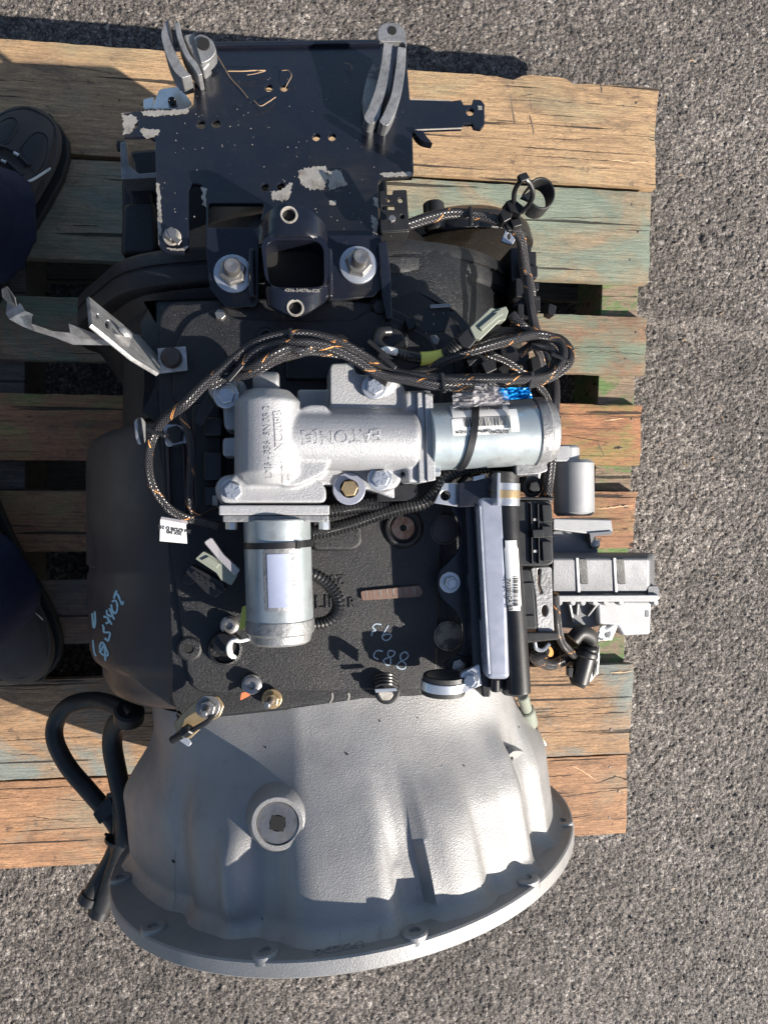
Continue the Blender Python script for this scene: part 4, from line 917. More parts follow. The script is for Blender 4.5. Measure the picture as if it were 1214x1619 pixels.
def A(px, py): # angle round the lower motor for a pixel column
    q = P(px, py, .612+mr*.9)-c_; return math.asin(max(-1, min(1, q.x/mr)))*(1 if (Vector((0, 0, 1)).cross(axn)).x > 0 else -1)
T_ = lambda py: (P(440, py, .612+mr*.8)-c_).dot(axn)
mb = MB(); wrap(mb, c_, axn, mr, A(415, 900), A(466, 900), T_(868), T_(966), corner=.002, off=.0002); mb.build('label_border', M['alu_worn'], low, smooth=60)
mb = MB(); wrap(mb, c_, axn, mr, A(422, 900), A(460, 900), T_(876), T_(960), off=.0005); mb.build('foil_label', M['silver_label'], low, smooth=60)
# right motor
rz = .622; mR = 54*PS(rz)
mb = MB(); mb.slab(rnd([(671, 622), (684, 622), (689, 760), (675, 762)], 3), .640, .060); mb.build('motor_flange', M['alu'], gb, bev=.001)
mb = MB(); mb.slab(rnd([(659, 620), (671, 620), (675, 763), (662, 764)], 3), .638, .058); mb.build('motor_flange', M['alu'], gb, bev=.0012)
for x, y in ((667, 626), (683, 745)):
    mb = MB(); mb.cyl(P(x, y, .628), P(x+12, y, .628), .005, 6, .0006); mb.build('motor_screw', M['zinc'], gb)
c0 = P(676, 692, rz); c1 = P(842, 684, rz); axr = (c1-c0).normalized(); Lr = (c1-c0).length
rmo = MB(); rmo.cyl(c0, c1, mR, 56, .001); rmo = rmo.build('rail_motor', M['zinc_tube'], gb, smooth=40)
mb = MB(); mb.lathe(c1-axr*.002, axr, [(0, mR), (.001, mR+.0015), (.010, mR+.0015), (.0115, mR-.001), (.018, mR-.003), (.0195, mR-.006)], 56); mb.build('motor_end_cap', M['alu_worn'], rmo, bev=.0006)
mb = MB(); mb.slab(rnd([(815, 722), (862, 715), (866, 745), (852, 750), (816, 752)], 4), .628, .05); mb.slab(rnd([(846, 640), (858, 640), (862, 655), (865, 720), (850, 720)], 3), .632, .04); mb.build('motor_foot', M['alu_worn'], rmo, bev=.001)
up_r = (Vector((0, 0, 1))-axr*axr.z).normalized()
def AR(py): q = (810-py)/F*(CAMZ-(rz+mR*.85))-c0.y; return math.asin(max(-.98, min(.98, q/mR)))*(1 if up_r.cross(axr).y > 0 else -1)
TR = lambda px: (P(px, 690, rz+mR*.8)-c0).dot(axr)
mb = MB(); wrap(mb, c0, axr, mR, AR(662), AR(690), TR(713), TR(800), corner=.002); lab = mb.build('barcode_label', M['white'], rmo, smooth=60)
mb = MB(); wrap(mb, c0, axr, mR, AR(640), AR(661), TR(716), TR(806), off=.0006); mb.build('barcode_label', M['white'], rmo, smooth=60)
mb = MB(); wrap(mb, c0, axr, mR, AR(655), AR(688), TR(803), TR(816), off=.004); mb.build('peeling_flap', M['white'], rmo, smooth=60)
pr = MB(); x = 733
while x < 799:
    w_ = random.choice((.5, .8, 1.2, 1.8)); wrap(pr, c0, axr, mR, AR(663), AR(677), TR(x), TR(x+w_), off=.0008, nu=3); x += w_+random.choice((.6, .9, 1.3))
x = 722
while x < 796:
    w_ = random.choice((.5, .8, 1.4, 2)); wrap(pr, c0, axr, mR, AR(642), AR(650), TR(x), TR(x+w_), off=.0011, nu=3); x += w_+random.choice((.6, .9, 1.3))
pr.build('barcode_print', M['print'], rmo, smooth=0)
rmb = bvh(rmo, lab)
lay_text('F37E2WJ', 789, 683, .0042, math.pi+.06, rmb, M['print'], rmo, 'label_print', th=.0001, off=.0007); lay_text('Jeff Freeman 11Q14', 747, 683, .0034, math.pi+.06, rmb, M['print'], rmo, 'label_print', th=.0001, off=.0007)
tp = [c0+axr*TR(746)+(up_r*math.cos(a)+up_r.cross(axr)*math.sin(a))*(mR+.0011)+axr*(.006*(a)*(1 if AR(740) > 0 else -1)*-1) for a in np.linspace(AR(640), AR(742), 14)]
mb = MB(); mb.rings([[q-axr*.003, q+axr*.003, q+axr*.003+(q-c0-axr*TR(746)).normalized()*.0014, q-axr*.003+(q-c0-axr*TR(746)).normalized()*.0014] for q in tp], True, True); mb.build('cable_tie', M['plastic'], rmo, smooth=30)
mb = MB(); mb.tube([P(746, 740, .605), P(738, 752, .60), P(728, 762, .595), P(722, 768, .592)], .0028, 6, 4); mb.build('cable_tie', M['plastic'], rmo)
# crumpled clear film and blue bag corner
def film(name, pix, z, m, amp=.006, seed=1, n=16):
    mb = MB(); (ax0, ay0), (ax1, ay1), (ax2, ay2), (ax3, ay3) = pix; vs = []
    for j in range(n+1):
        for i in range(n+1):
            u, v = i/n, j/n; x = (ax0*(1-u)+ax1*u)*(1-v)+(ax3*(1-u)+ax2*u)*v; y = (ay0*(1-u)+ay1*u)*(1-v)+(ay3*(1-u)+ay2*u)*v
            vs.append(P(x+1.5*noise.noise((u*5, v*5, seed+9)), y+1.5*noise.noise((u*5, v*5, seed+5)), z+amp*abs(noise.noise((u*3.5, v*3.5, seed)))*1.6+amp*.3*noise.noise((u*12, v*12, seed))))
    mb.add(vs, [(j*(n+1)+i, j*(n+1)+i+1, (j+1)*(n+1)+i+1, (j+1)*(n+1)+i) for j in range(n) for i in range(n)]); return mb.build(name, m, rmo, smooth=25)
fm = bpy.data.materials.new('clear_film'); fm.use_nodes = True; b_ = fm.node_tree.nodes['Principled BSDF']; b_.inputs['Base Color'].default_value = (.55, .53, .55, 1); b_.inputs['Roughness'].default_value = .12; b_.inputs['Alpha'].default_value = .42; M['film'] = fm
film('clear_film', [(715, 622), (800, 618), (806, 640), (716, 646)], .652, M['film'], .010, 2)
film('clear_film', [(752, 606), (790, 612), (796, 636), (742, 640)], .655, M['film'], .012, 6)
film('blue_film', [(782, 614), (836, 613), (842, 630), (794, 633)], .652, M['blue'], .008, 4)
# ---------------------------------------------------------------- cooler tube assembly on the right of the cover
tube_ = MB(); tube_.slab([(754, 785), (800, 785), (808, 1076), (770, 1076)], .620, .026); ct = tube_.build('cooler_bar', M['gray_tube'], gb, bev=.0055, seg=5)
rail = MB(); rp = [P(799, 775, .612), P(803, 850, .612), P(811, 960, .612), P(818, 1060, .612), P(820, 1096, .612)]
rail.tube(rp, .0105, 24, 6, caps=True); rl = rail.build('black_rail', M['plastic'], gb, bev=.001)
mb = MB(); mb.slab([(736, 800), (752, 798), (768, 1062), (748, 1064)], .604, .035); mb.slab([(750, 800), (756, 800), (772, 1060), (766, 1060)], .612, .03); mb.build('black_channel', M['navy'], gb, bev=.001)
mb = MB(); mb.slab([(757, 800), (760, 800), (775, 1066), (771, 1066)], .621, .004); mb.build('bar_seam', M['zinc'], ct, bev=.0005)
mb = MB(); mb.slab(rnd([(760, 1064), (833, 1064), (833, 1100), (820, 1104), (796, 1100), (794, 1090), (776, 1092), (776, 1103), (762, 1103)], 4), .606, .03); mb.build('end_bracket', M['plastic'], gb, bev=.002)
for q in ((783, 1080, 7), (806, 1078, 7)):
    mb = MB(); mb.cyl(P(q[0], q[1]-6, .612), P(q[0], q[1]+14, .612), q[2]*.0006, 16, .001); mb.build('hose_barb', M['plastic'], gb)
plate('mount_ear', rnd([(738, 800), (746, 1064), (706, 1064), (700, 1052), (728, 1032), (734, 1010), (732, 985), (722, 968), (697, 946), (690, 925), (694, 903), (712, 886), (727, 868), (729, 838), (724, 818), (712, 806), (714, 800)], 8), .583, .005, M['navy'], gb, bev=.001)
p = P(711, 921, .5835); hexbolt('ear_nut', p+Vector((0, 0, .002)), (0, 0, 1), .0062, .006, M['zinc'], gb, .0100, M['zinc'], stud=.003, ph=.3)
plate('lower_ear', rnd([(703, 1060), (706, 1048), (718, 1040), (762, 1040), (762, 1068), (708, 1070)], 6), .586, .004, M['cast_black'], gb, bev=.0008)
hexbolt('ear_nut', P(724, 1053, .588), (0, 0, 1), .0066, .004, M['steel'], gb, .0095, M['cast_black'], stud=.002)
# freeze plugs, cast boss with rusty plug, nameplate
p = P(637, 835, .5665)
mb = MB(); mb.lathe(p-Vector((0, 0, .004)), (0, 0, 1), [(0, .0205), (.004, .0195), (.0075, .0165), (.008, .0145), (.006, .0128), (.0005, .0125)], 44, caps=False); mb.build('plug_boss', M['cast_black'], gb)
mb = MB(); mb.lathe(p-Vector((0, 0, .0025)), (0, 0, 1), [(0, .0112), (.0025, .0112), (.0035, .0104), (.0035, .0032), (.002, .0028)], 40, caps=False); rp_ = mb.build('rusty_plug', M['rust'], gb)
mb = MB(); mb.lathe(p-Vector((0, 0, .0026)), (0, 0, 1), [(0, .0029), (.0036, .0029)], 6); mb.build('hex_socket', M['hole'], rp_)
M['plug_brown'] = mat('plug_brown', (.06, .045, .042), .55, var=[(60, .4, .6, (.03, .028, .03), .7)])
M['plug_tan'] = mat('plug_tan', (.22, .18, .14), .7, var=[(50, .48, .56, (.04, .035, .035), .9)])
for x, y, m in ((703, 838, 'plug_brown'), (709, 1006, 'plug_tan')):
    p = P(x, y, .5665); mb = MB(); mb.lathe(p-Vector((0, 0, .003)), (0, 0, 1), [(0, .0140), (.0036, .0140), (.0042, .0132), (.0040, .0122), (.002, .0118)], 40, caps=False); mb.lathe(p-Vector((0, 0, .003)), (0, 0, 1), [(0, .0119), (.0042, .0119), (.0044, .0112)], 40); mb.build('core_plug', M[m], gb)
for pts in (((700, 858), (700, 880), (697, 895)), ((704, 948), (706, 965), (707, 984))): stroke(cb, pts, 1.6, M['hole'], gb, 'casting_seam', .0003)
M['nameplate'] = mat('brown_nameplate', (.17, .105, .08), .5, .2, bump=[(300, .0004)], var=[(60, .5, .7, (.10, .06, .05), .6)])
npl = plate('nameplate', rnd([(570, 935), (663, 926), (669, 937), (664, 944), (572, 950)], 4), .5690, .0035, M['nameplate'], gb, bev=.0004)
for i, x in enumerate((579, 590, 599, 602, 611, 620, 622, 631, 641, 653, 655)):
    y0, y1 = 934-(x-579)*.07, 947-(x-579)*.08
    mb = MB(); mb.rings([[P(x-.4, y0, .5694), P(x+.4, y0, .5694), P(x+.4, y0, .5690), P(x-.4, y0, .5690)], [P(x+.4+(i % 3), y1-2*(i % 2), .5694), P(x+1.2+(i % 3), y1, .5694), P(x+1.2+(i % 3), y1, .5690), P(x+.4+(i % 3), y1, .5690)]]); mb.build('engraving', M['bare'], npl, smooth=0)
lay_text('206', 527, 917, .014, math.pi, cb, M['cast_black'], gb, 'cast_number', th=.0009); lay_text('LID', 520, 953, .017, .05, cb, M['cast_black'], gb, 'cast_letters', th=.0014); lay_text('R', 557, 954, .013, .05, cb, M['cast_black'], gb, 'cast_letters', th=.0014)
mb = MB(); mb.slab(rnd([(491, 800), (570, 800), (575, 860), (560, 872), (491, 872)], 12), .575, .02); mb.build('cover_pad', M['cast_black'], gb, bev=.004)
# marker writing on the case
for pts in ([(603, 988), (594, 987), (589, 992), (594, 997), (589, 999), (587, 1006)], [(614, 989), (607, 1001), (604, 1008), (609, 1013), (616, 1010), (618, 1004), (611, 1003), (605, 1006)],
            [(605, 1030), (596, 1029), (591, 1035), (592, 1040), (598, 1043)], [(623, 1030), (615, 1029), (613, 1036), (617, 1041), (617, 1050), (612, 1052), (606, 1045), (611, 1041), (622, 1037), (624, 1030)],
            [(645, 1035), (640, 1031), (633, 1036), (634, 1044), (641, 1050), (640, 1057), (633, 1058), (627, 1053), (632, 1047), (642, 1042), (646, 1036)]):
    stroke(cb, pts, 2.1, M['chalk'], gb, 'marker_writing')
for pts in ([(168, 1045), (166, 1020), (161, 1030), (159, 1022), (163, 1016), (168, 1023), (172, 1036), (165, 1036), (158, 1030)], [(167, 1009), (172, 1013), (175, 1001), (166, 1000), (165, 992), (163, 988)],
            [(168, 986), (173, 984), (171, 976)], [(165, 975), (172, 978), (178, 988)], [(170, 965), (171, 972), (178, 975)], [(174, 962), (182, 980)], [(178, 952), (184, 950), (187, 960), (184, 970), (179, 966), (177, 956)], [(183, 937), (188, 942), (194, 956), (196, 951)], [(181, 947), (184, 938), (186, 934)],
            [(151, 967), (152, 982), (150, 994)], [(147, 970), (149, 992)], [(148, 1012), (150, 1030), (153, 1038)]):
    stroke(cb, pts, 3.2, M['paint_blue'], gb, 'marker_writing')
# rubber lined clamps on the tube
def clamp_loop(name, c, ax, rx, rz_, L, m, parent, th=.002, n=36):
    ax = Vector(ax).normalized(); sx = Vector((0, 0, 1)).cross(ax).normalized(); up_ = ax.cross(sx); c = Vector(c); mb = MB()
    f = lambda k, t: [c+ax*t+sx*math.cos(2*math.pi*i/n)*(rx+k)+up_*math.sin(2*math.pi*i/n)*(rz_+k) for i in range(n)]
    mb.rings([f(0, -L/2), f(th, -L/2), f(th, L/2), f(0, L/2), f(0, -L/2)], False, False); return mb.build(name, m, parent, bev=.0006)
cc = P(702, 1082, .598); cax = Vector((.03, 1, .30))
lc = clamp_loop('rubber_clamp', cc, cax, .0175, .0085, .019, M['rubber'], gb, .0024); clamp_loop('clamp_strap', cc, cax, .0198, .0108, .0088, M['zinc'], lc, .0012)
mb = MB(); mb.slab(rnd([(728, 1066), (758, 1050), (762, 1084), (734, 1096), (728, 1088)], 4), .606, .006); mb.build('clamp_tab', M['zinc'], lc, bev=.0008)
hexbolt('clamp_bolt', P(744, 1076, .607), (-.5, 0, 1), .0058, .005, M['zinc'], lc, .0078, M['zinc'], ph=.2)
cc = P(796, 768, .612); uc = clamp_loop('rubber_clamp', cc, (.02, 1, .1), .0118, .0112, .026, M['rubber'], gb, .0015); clamp_loop('clamp_strap', cc-Vector((0, .008, 0)), (.02, 1, 0), .0134, .0128, .020, M['zinc'], uc, .0008); clamp_loop('clamp_liner', cc-Vector((0, .008, 0)), (.02, 1, 0), .0142, .0136, .007, M['gold'], uc, .0004)
mb = MB(); mb.slab([(786, 748), (791, 748), (790, 800), (785, 800)], .636, .03); mb.build('clamp_ear', M['zinc'], uc, bev=.0005)
plate('black_bracket', [(724, 764), (776, 754), (786, 754), (786, 799), (724, 803)], .618, .004, M['navy'], gb, [circ(776, 772, 4, ry=10)], .001)
plate('zinc_bracket', [(686, 796), (702, 764), (724, 764), (725, 802)], .612, .004, M['zinc'], gb, [circ(704, 784, 8)], .0006)
plate('zinc_bracket', [(748, 754), (768, 750), (766, 757), (748, 761)], .622, .003, M['zinc'], gb, bev=.0004)
mb = MB(); mb.slab([(596, 768), (660, 765), (662, 792), (596, 794)], .600, .03); mb.build('base_bracket', M['plastic'], gb, bev=.001)
# barcode label on the rail
rb = bvh(rl)
lp_ = MB(); L = []
for i in range(25):
    y = 855+ (966-855)*i/24; cx = 807+(y-855)*.055; hw = 10.5 if 2 < i < 23 else 8.5
    row = []
    for j in range(7):
        x = cx-hw+2*hw*j/6; l, n_ = hit(rb, x, y); row.append((l+n_*.0006) if l is not None and l.z > .603 else None)
    L.append(row)
ok = [r_ for r_ in L if all(r_)]
if len(ok) > 2: lp_.rings(ok, False, False, closed=False); lbl = lp_.build('rail_label', M['white'], rl, smooth=60)
else:
    lbl = plate('rail_label', rnd([(794, 855), (814, 855), (822, 960), (806, 966), (798, 955)], 5), .6235, .0006, M['white'], rl)
lb = bvh(lbl); pm = MB(); y = 912
while y < 958:
    w_ = random.choice((.6, 1, 1.6, 2.2)); a = [hit(lb, x, yy) for yy in (y, y+w_) for x in (811, 815, 819)]
    if all(q[0] for q in a): pm.add([q[0]+q[1]*.0004 for q in a], [(0, 1, 4, 3), (1, 2, 5, 4)])
    y += w_+random.choice((.7, 1, 1.4))
if pm.v: pm.build('barcode_print', M['print'], lbl, smooth=0)
lay_text('7V1201CA B3', 804, 940, .0048, R(-86), lb, M['print'], lbl, 'label_print', th=.0001, off=.0008)
# ---------------------------------------------------------------- controller and its grey castings on the right
ec = MB(); z = .585
ec.slab(rnd([(814, 792), (868, 790), (872, 800), (876, 890), (866, 896), (818, 896)], 5), z, .07); ecu = ec.build('connector_block', M['ecu'], gb, bev=.002)
for y0, y1 in ((798, 826), (832, 850), (856, 888)):
    mb = MB(); mb.slab([(856, y0), (872, y0), (874, y1), (858, y1)], z+.004, .04); mb.build('connector_latch', M['ecu'], ecu, bev=.001)
for x in (838, 849): mb = MB(); mb.slab([(x, 797), (x+2.5, 797), (x+4.5, 892), (x+2, 892)], z+.0035, .004); mb.build('block_rib', M['ecu'], ecu, bev=.0005)
mb = MB(); mb.slab(rnd([(841, 838), (860, 837), (860, 851), (842, 851)], 2), z+.010, .01); mb.build('block_lug', M['ecu'], ecu, bev=.001)
for y in (820, 870): mb = MB(); mb.slab([(843, y), (849, y), (849, y+4), (843, y+4)], z+.002, .003); mb.build('pin_window', M['alu'], ecu)
mb = MB(); mb.slab([(812, 786), (876, 786), (876, 791), (812, 791)], z+.006, .04); mb.build('top_bar', M['plastic'], gb, bev=.001)
mb = MB(); mb.slab(rnd([(820, 899), (838, 900), (845, 930), (850, 996), (826, 996), (820, 960)], 5), .575, .06); mb.build('lower_block', M['ecu'], gb, bev=.003)
for y in (922, 974): mb = MB(); mb.slab([(822, y), (845, y-1), (845, y+1.5), (822, y+2.5)], .5765, .004); mb.build('block_rib', M['plastic'], gb, bev=.0005)
lb_ = plate('lower_bracket', rnd([(838, 898), (872, 896), (874, 965), (876, 1000), (850, 1004), (846, 940)], 6), .555, .006, M['alu_worn'], gb, [circ(861, 966, 5, ry=9), rnd([(850, 900), (855, 900), (853, 925), (858, 938), (853, 940), (849, 922)], 2)], .001)
mb = MB(); mb.slab(rnd([(828, 1000), (882, 1000), (884, 1012), (828, 1018)], 3), .56, .03); mb.build('harness_shroud', M['plastic'], gb, bev=.002)
mb = MB(); mb.tube([P(845, 1016, .52), P(848, 1026, .52), P(858, 1028, .52), P(868, 1018, .52)], .002, 6, 6); mb.build('bright_hook', M['zinc'], gb)
# grey motor, adapter and gear module (sit lower on the flank)
gm = MB(); gm.cyl(P(906, 728, .42), P(907, 816, .42), 33*PS(.42), 56, .004); gm = gm.build('side_motor', M['module_light'], gb, smooth=40)
mb = MB(); mb.cyl(P(893, 705, .42), P(893, 735, .42), 23*PS(.42), 40, .003); mb.slab([(876, 705), (900, 705), (900, 730), (876, 730)], .438, .03); mb.build('motor_neck', M['module_light'], gm, bev=.001)
mb = MB(); mb.slab(rnd([(874, 820), (966, 822), (969, 842), (940, 846), (874, 838)], 3), .448, .05); mb.build('adapter_plate', M['module_light'], gb, bev=.0015)
mb = MB(); mb.slab(rnd([(874, 840), (940, 842), (945, 876), (874, 880)], 4), .436, .06); mb.slab(rnd([(930, 843), (968, 840), (966, 846), (940, 848), (934, 860), (932, 845)], 2), .450, .02); mb.build('adapter_body', M['rail_gray'], gb, bev=.003)
p = P(940, 860, .44); mb = MB(); mb.lathe(p, (0, 0, 1), [(-.01, .006), (.001, .006), (.002, .0045)], 16); mb.build('adapter_bolt', M['steel'], gb)
mo = MB(); zt = .462
def ridge(x0, x1, ya, yb, z0, z1): mo.rings([[P(x0, ya, z0), P(x1, ya, z0), P(x1, ya, z0-.06), P(x0, ya, z0-.06)], [P(x0, yb, z1), P(x1, yb, z1), P(x1, yb, z0-.06), P(x0, yb, z0-.06)]])
cover_rows = [(874, .448), (879, .462), (884, .468), (936, .456), (943, .450)]
mo.rings([[P(872, y, z_), P(1024+(2 if k > 1 else 0), y, z_), P(1032, y+2, z_-.012), P(1034, y, .37), P(872, y, .37)] for k, (y, z_) in enumerate(cover_rows)][::-1])
gmod = mo.build('gear_module', M['rail_gray'], gb, bev=.0025)
for x in (913, 972): # upright grooves pressed into the lid
    mb = MB(); mb.rings([[P(x, 884, .4690), P(x+14, 884, .4686), P(x+12, 884, .462), P(x+2, 884, .462)], [P(x+4, 924, .4605), P(x+17, 924, .4603), P(x+15, 924, .455), P(x+6, 924, .455)]]); mb.build('lid_groove', M['cast_black'], gmod, bev=.001)
    mb = MB(); mb.rings([[P(x-4, 882, .4700), P(x+1, 882, .4700), P(x+2, 882, .464), P(x-5, 882, .464)], [P(x-1, 938, .4575), P(x+4, 938, .4575), P(x+5, 938, .452), P(x-2, 938, .452)]]); mb.build('lid_rib', M['module_light'], gmod, bev=.001)
mb = MB(); mb.slab(rnd([(874, 942), (1042, 941), (1043, 947), (1036, 952), (874, 952)], 2), .462, .008); mb.build('joint_ledge', M['module_light'], gmod, bev=.001)
mb = MB(); mb.slab(rnd([(1024, 927), (1040, 927), (1043, 943), (1024, 943)], 2), .458, .02); mb.build('ledge_lug', M['rail_gray'], gmod, bev=.001)
for x in (884, 905, 921, 940, 957, 981, 1036): mb = MB(); p = P(x, 953, .457); mb.lathe(p, (0, 0, 1), [(-.01, .0035), (0, .0035), (.001, .0025)], 10); mb.build('joint_screw', M['module_light'], gmod)
mb = MB(); mb.slab(rnd([(876, 952), (948, 952), (950, 990), (922, 996), (880, 992)], 4), .432, .06); mb.build('lower_web', M['rail_gray'], gmod, bev=.002)
mb = MB(); mb.slab(rnd([(944, 950), (1030, 950), (1028, 1004), (984, 1006), (976, 990), (946, 988)], 5), .442, .06); mb.build('lower_cover', M['module_light'], gmod, bev=.003)
for a, c in (((914, 952), (912, 974)), ((946, 953), (929, 975)), ((900, 954), (906, 985))):
    mb = MB(); mb.rings([[P(a[0]-2, a[1], .448), P(a[0]+2.5, a[1], .448), P(a[0]+2, a[1], .425), P(a[0]-2, a[1], .425)], [P(c[0]-1.5, c[1], .436), P(c[0]+1.5, c[1], .436), P(c[0]+2, c[1], .425), P(c[0]-2, c[1], .425)]]); mb.build('web_rib', M['module_light'], gmod, bev=.001)
mb = MB(); mb.slab(rnd([(1020, 966), (1025, 966), (1025, 976), (1020, 976)], 1), .4425, .001); mb.build('cast_window', M['rail_gray'], gmod)
# white tag and small bolt behind the right motor
plate('white_tag', [(832, 754), (857, 740), (850, 770), (840, 792), (830, 786)], .575, .001, M['white'], gb)
p = P(842, 770, .578); hexbolt('tag_bolt', p, (0, -.1, 1), .006, .006, M['plastic'], gb, .010, M['plastic'])
# perforated black plate and latches behind the harness loop
plate('harness_plate', rnd([(716, 558), (790, 542), (836, 556), (840, 612), (800, 622), (724, 628)], 5), .560, .004, M['plastic'], gb, [circ(824, 582, 4, ry=5)], .0008)
for q in ([(741, 571), (762, 552), (774, 566), (752, 600)], [(752, 590), (775, 585), (782, 610), (756, 612)], [(790, 548), (800, 546), (802, 575), (794, 578)]): mb = MB(); mb.slab(q, .585, .02); mb.build('harness_clip', M['plastic'], gb, bev=.0012)
for k in range(5): mb = MB(); mb.slab([(728+k*9, 594+k*2), (734+k*9, 590+k*2), (742+k*9, 604+k*2), (736+k*9, 608+k*2)], .575, .012); mb.build('clip_rib', M['plastic'], gb, bev=.0006)
plate('small_clip_plate', [(672, 487), (710, 483), (712, 500), (703, 525), (664, 525)], .600, .002, M['plastic'], gb, [circ(686, 497, 1.8), circ(686, 512, 1.8), circ(702, 495, 1.8)], .0004)
mb = MB(); mb.slab([(680, 482), (712, 480), (712, 486), (680, 488)], .604, .006); mb.build('clip_lip', M['steel'], gb, bev=.0005)
# upright black strip of connectors at the right of the drum
mb = MB(); mb.slab(rnd([(806, 392), (840, 388), (850, 520), (812, 525)], 4), .48, .06); mb.build('connector_rail', M['plastic'], gb, bev=.002)
for k, (x, y, w, h) in enumerate([(832, 398, 16, 26), (836, 420, 14, 20), (840, 446, 12, 14), (842, 468, 12, 26), (838, 500, 10, 16), (815, 440, 12, 30), (818, 480, 10, 26)]):
    mb = MB(); mb.slab(rnd([(x, y), (x+w, y), (x+w, y+h), (x, y+h)], 3), .500+.004*(k % 3), .03); mb.build('rail_latch', M['plastic'], gb, bev=.0012)
plate('small_zinc_lug', rnd([(792, 382), (800, 362), (812, 358), (818, 372), (810, 388)], 3), .46, .003, M['zinc'], gb, [circ(804, 374, 2.5, ry=5)])
# fittings along the front edge of the case
for x, y, r_, m in ((363, 989, .0068, 'steel'), (398, 1083, .0075, 'steel')):
    p = P(x, y, .572); mb = MB(); mb.lathe(p-Vector((0, 0, .008)), (0, 0, 1), [(0, r_*1.2), (.008, r_*1.2), (.009, r_), (.012, r_), (.0125, r_*.85), (.0125, r_*.5), (.006, r_*.45)], 26, caps=False); mb.lathe(p-Vector((0, 0, .001)), (0, 0, 1), [(0, r_*.5), (.002, r_*.5)], 12); mb.build('cap_screw', M[m], gb)
mb = MB(); mb.slab(rnd([(382, 1096), (392, 1094), (396, 1100), (388, 1104), (380, 1108)], 2), .5745, .0006); mb.build('orange_scrap', M['orange'], gb)
hexbolt('stud_nut', P(430, 1106, .572), (0, 0, 1), .0068, .007, M['gold'], gb, .0092, M['gold'])
mb = MB(); mb.cyl(P(430, 1106, .576), P(421, 1116, .592), .0032, 12, .0008); mb.build('bent_stud', M['steel'], gb)
# hanger bracket at lower left edge
plate('hanger_plate', rnd([(297, 1120), (318, 1103), (345, 1101), (355, 1116), (348, 1134), (325, 1146), (300, 1170), (276, 1160), (274, 1146)], 5), .590, .0035, M['gold'], gb, bev=.0008)
hexbolt('hanger_nut', P(329, 1119, .592), (0, 0, 1), .0075, .007, M['steel'], gb, .0105, M['steel'])
mb = MB(); mb.cyl(P(328, 1120, .598), P(322, 1130, .612), .0030, 14, .0008); mb.build('hanger_stud', M['steel'], gb)
mb = MB(); mb.tube([P(338, 1128, .596), P(330, 1140, .60), P(310, 1152, .600), P(290, 1162, .596)], .0024, 8, 5); mb.build('hanger_rod', M['plastic'], gb)
mb = MB(); mb.cyl(P(272, 1171, .585), P(292, 1160, .597), .0034, 12, .001); mb.cyl(P(290, 1160, .597), P(302, 1152, .60), .005, 6, .001); mb.build('hanger_bolt', M['plastic'], gb)
plate('hanger_tab', rnd([(274, 1150), (282, 1148), (304, 1176), (298, 1182), (276, 1166)], 3), .586, .003, M['zinc'], gb)
# sender with white wires beside the lower motor, plus plug near the centre
p = P(357, 1025, .566); mb = MB(); mb.lathe(p-Vector((0, 0, .006)), (0, 0, 1), [(0, .0175), (.006, .0165), (.012, .0150), (.0125, .0130), (.004, .0120)], 34, caps=False); mb.lathe(p-Vector((0, 0, .002)), (0, 0, 1), [(0, .0125), (.0022, .0125)], 24); mb.build('sender_boss', M['gloss_black'], gb)
mb = MB(); mb.cyl(P(358, 1022, .566), P(352, 1016, .590), .0095, 24, .002); snd = mb.build('sender', M['plastic'], gb)
for o_ in (0, 4): mb = MB(); mb.tube([P(368+o_, 1040, .592), P(362+o_, 1034, .596), P(361+o_, 1022-o_, .600), P(368+o_, 1013-o_*.3, .604), P(380, 1014, .604), P(396, 1010, .602), P(402, 1008, .60)], .0016, 8, 6); mb.build('white_wire', M['wire_white'], snd)
p = P(612, 1093, .575); mb = MB(); mb.lathe(p-Vector((0, 0, .005)), (0, 0, 1), [(0, .012), (.006, .012), (.0075, .0100), (.0075, .0085)], 30); bp = mb.build('breather_body', M['plastic'], gb)
plate('breather_face', rnd([(597, 1096), (602, 1094), (620, 1094), (622, 1100), (616, 1108), (604, 1108)], 3), .5835, .001, M['bare'], bp)
mb = MB(); mb.slab([(592, 1090), (626, 1088), (628, 1093), (594, 1096)], .588, .002); mb.build('breather_clip', M['zinc'], bp, bev=.0004)
for k in range(4): mb = MB(); mb.tube([P(594, 1070+k*5, .590), P(604, 1066+k*5, .598), P(618, 1067+k*5, .598), P(627, 1072+k*5, .590)], .0014, 6, 5); mb.build('breather_rib', M['plastic'], bp)
for x, y in ((300, 1026), (440, 1128)):
    mb = MB(); p = P(x, y, .5665); mb.lathe(p-Vector((0, 0, .003)), (0, 0, 1), [(0, .0115), (.003, .0110), (.0045, .0090), (.0045, .0042), (0, .004)], 26, caps=False); 
    if y < 1100: mb.build('bolt_boss', M['cast_black'], gb); h = MB(); h.lathe(p-Vector((0, 0, .0025)), (0, 0, 1), [(0, .0042), (.003, .0042)], 18); h.build('bolt_hole', M['hole'], gb)
for x in (519, 545): stroke(cb, [(x+6, 1096), (x+7, 1103), (x+3, 1112)], 2.5, M['bare'], gb, 'bright_scuff')
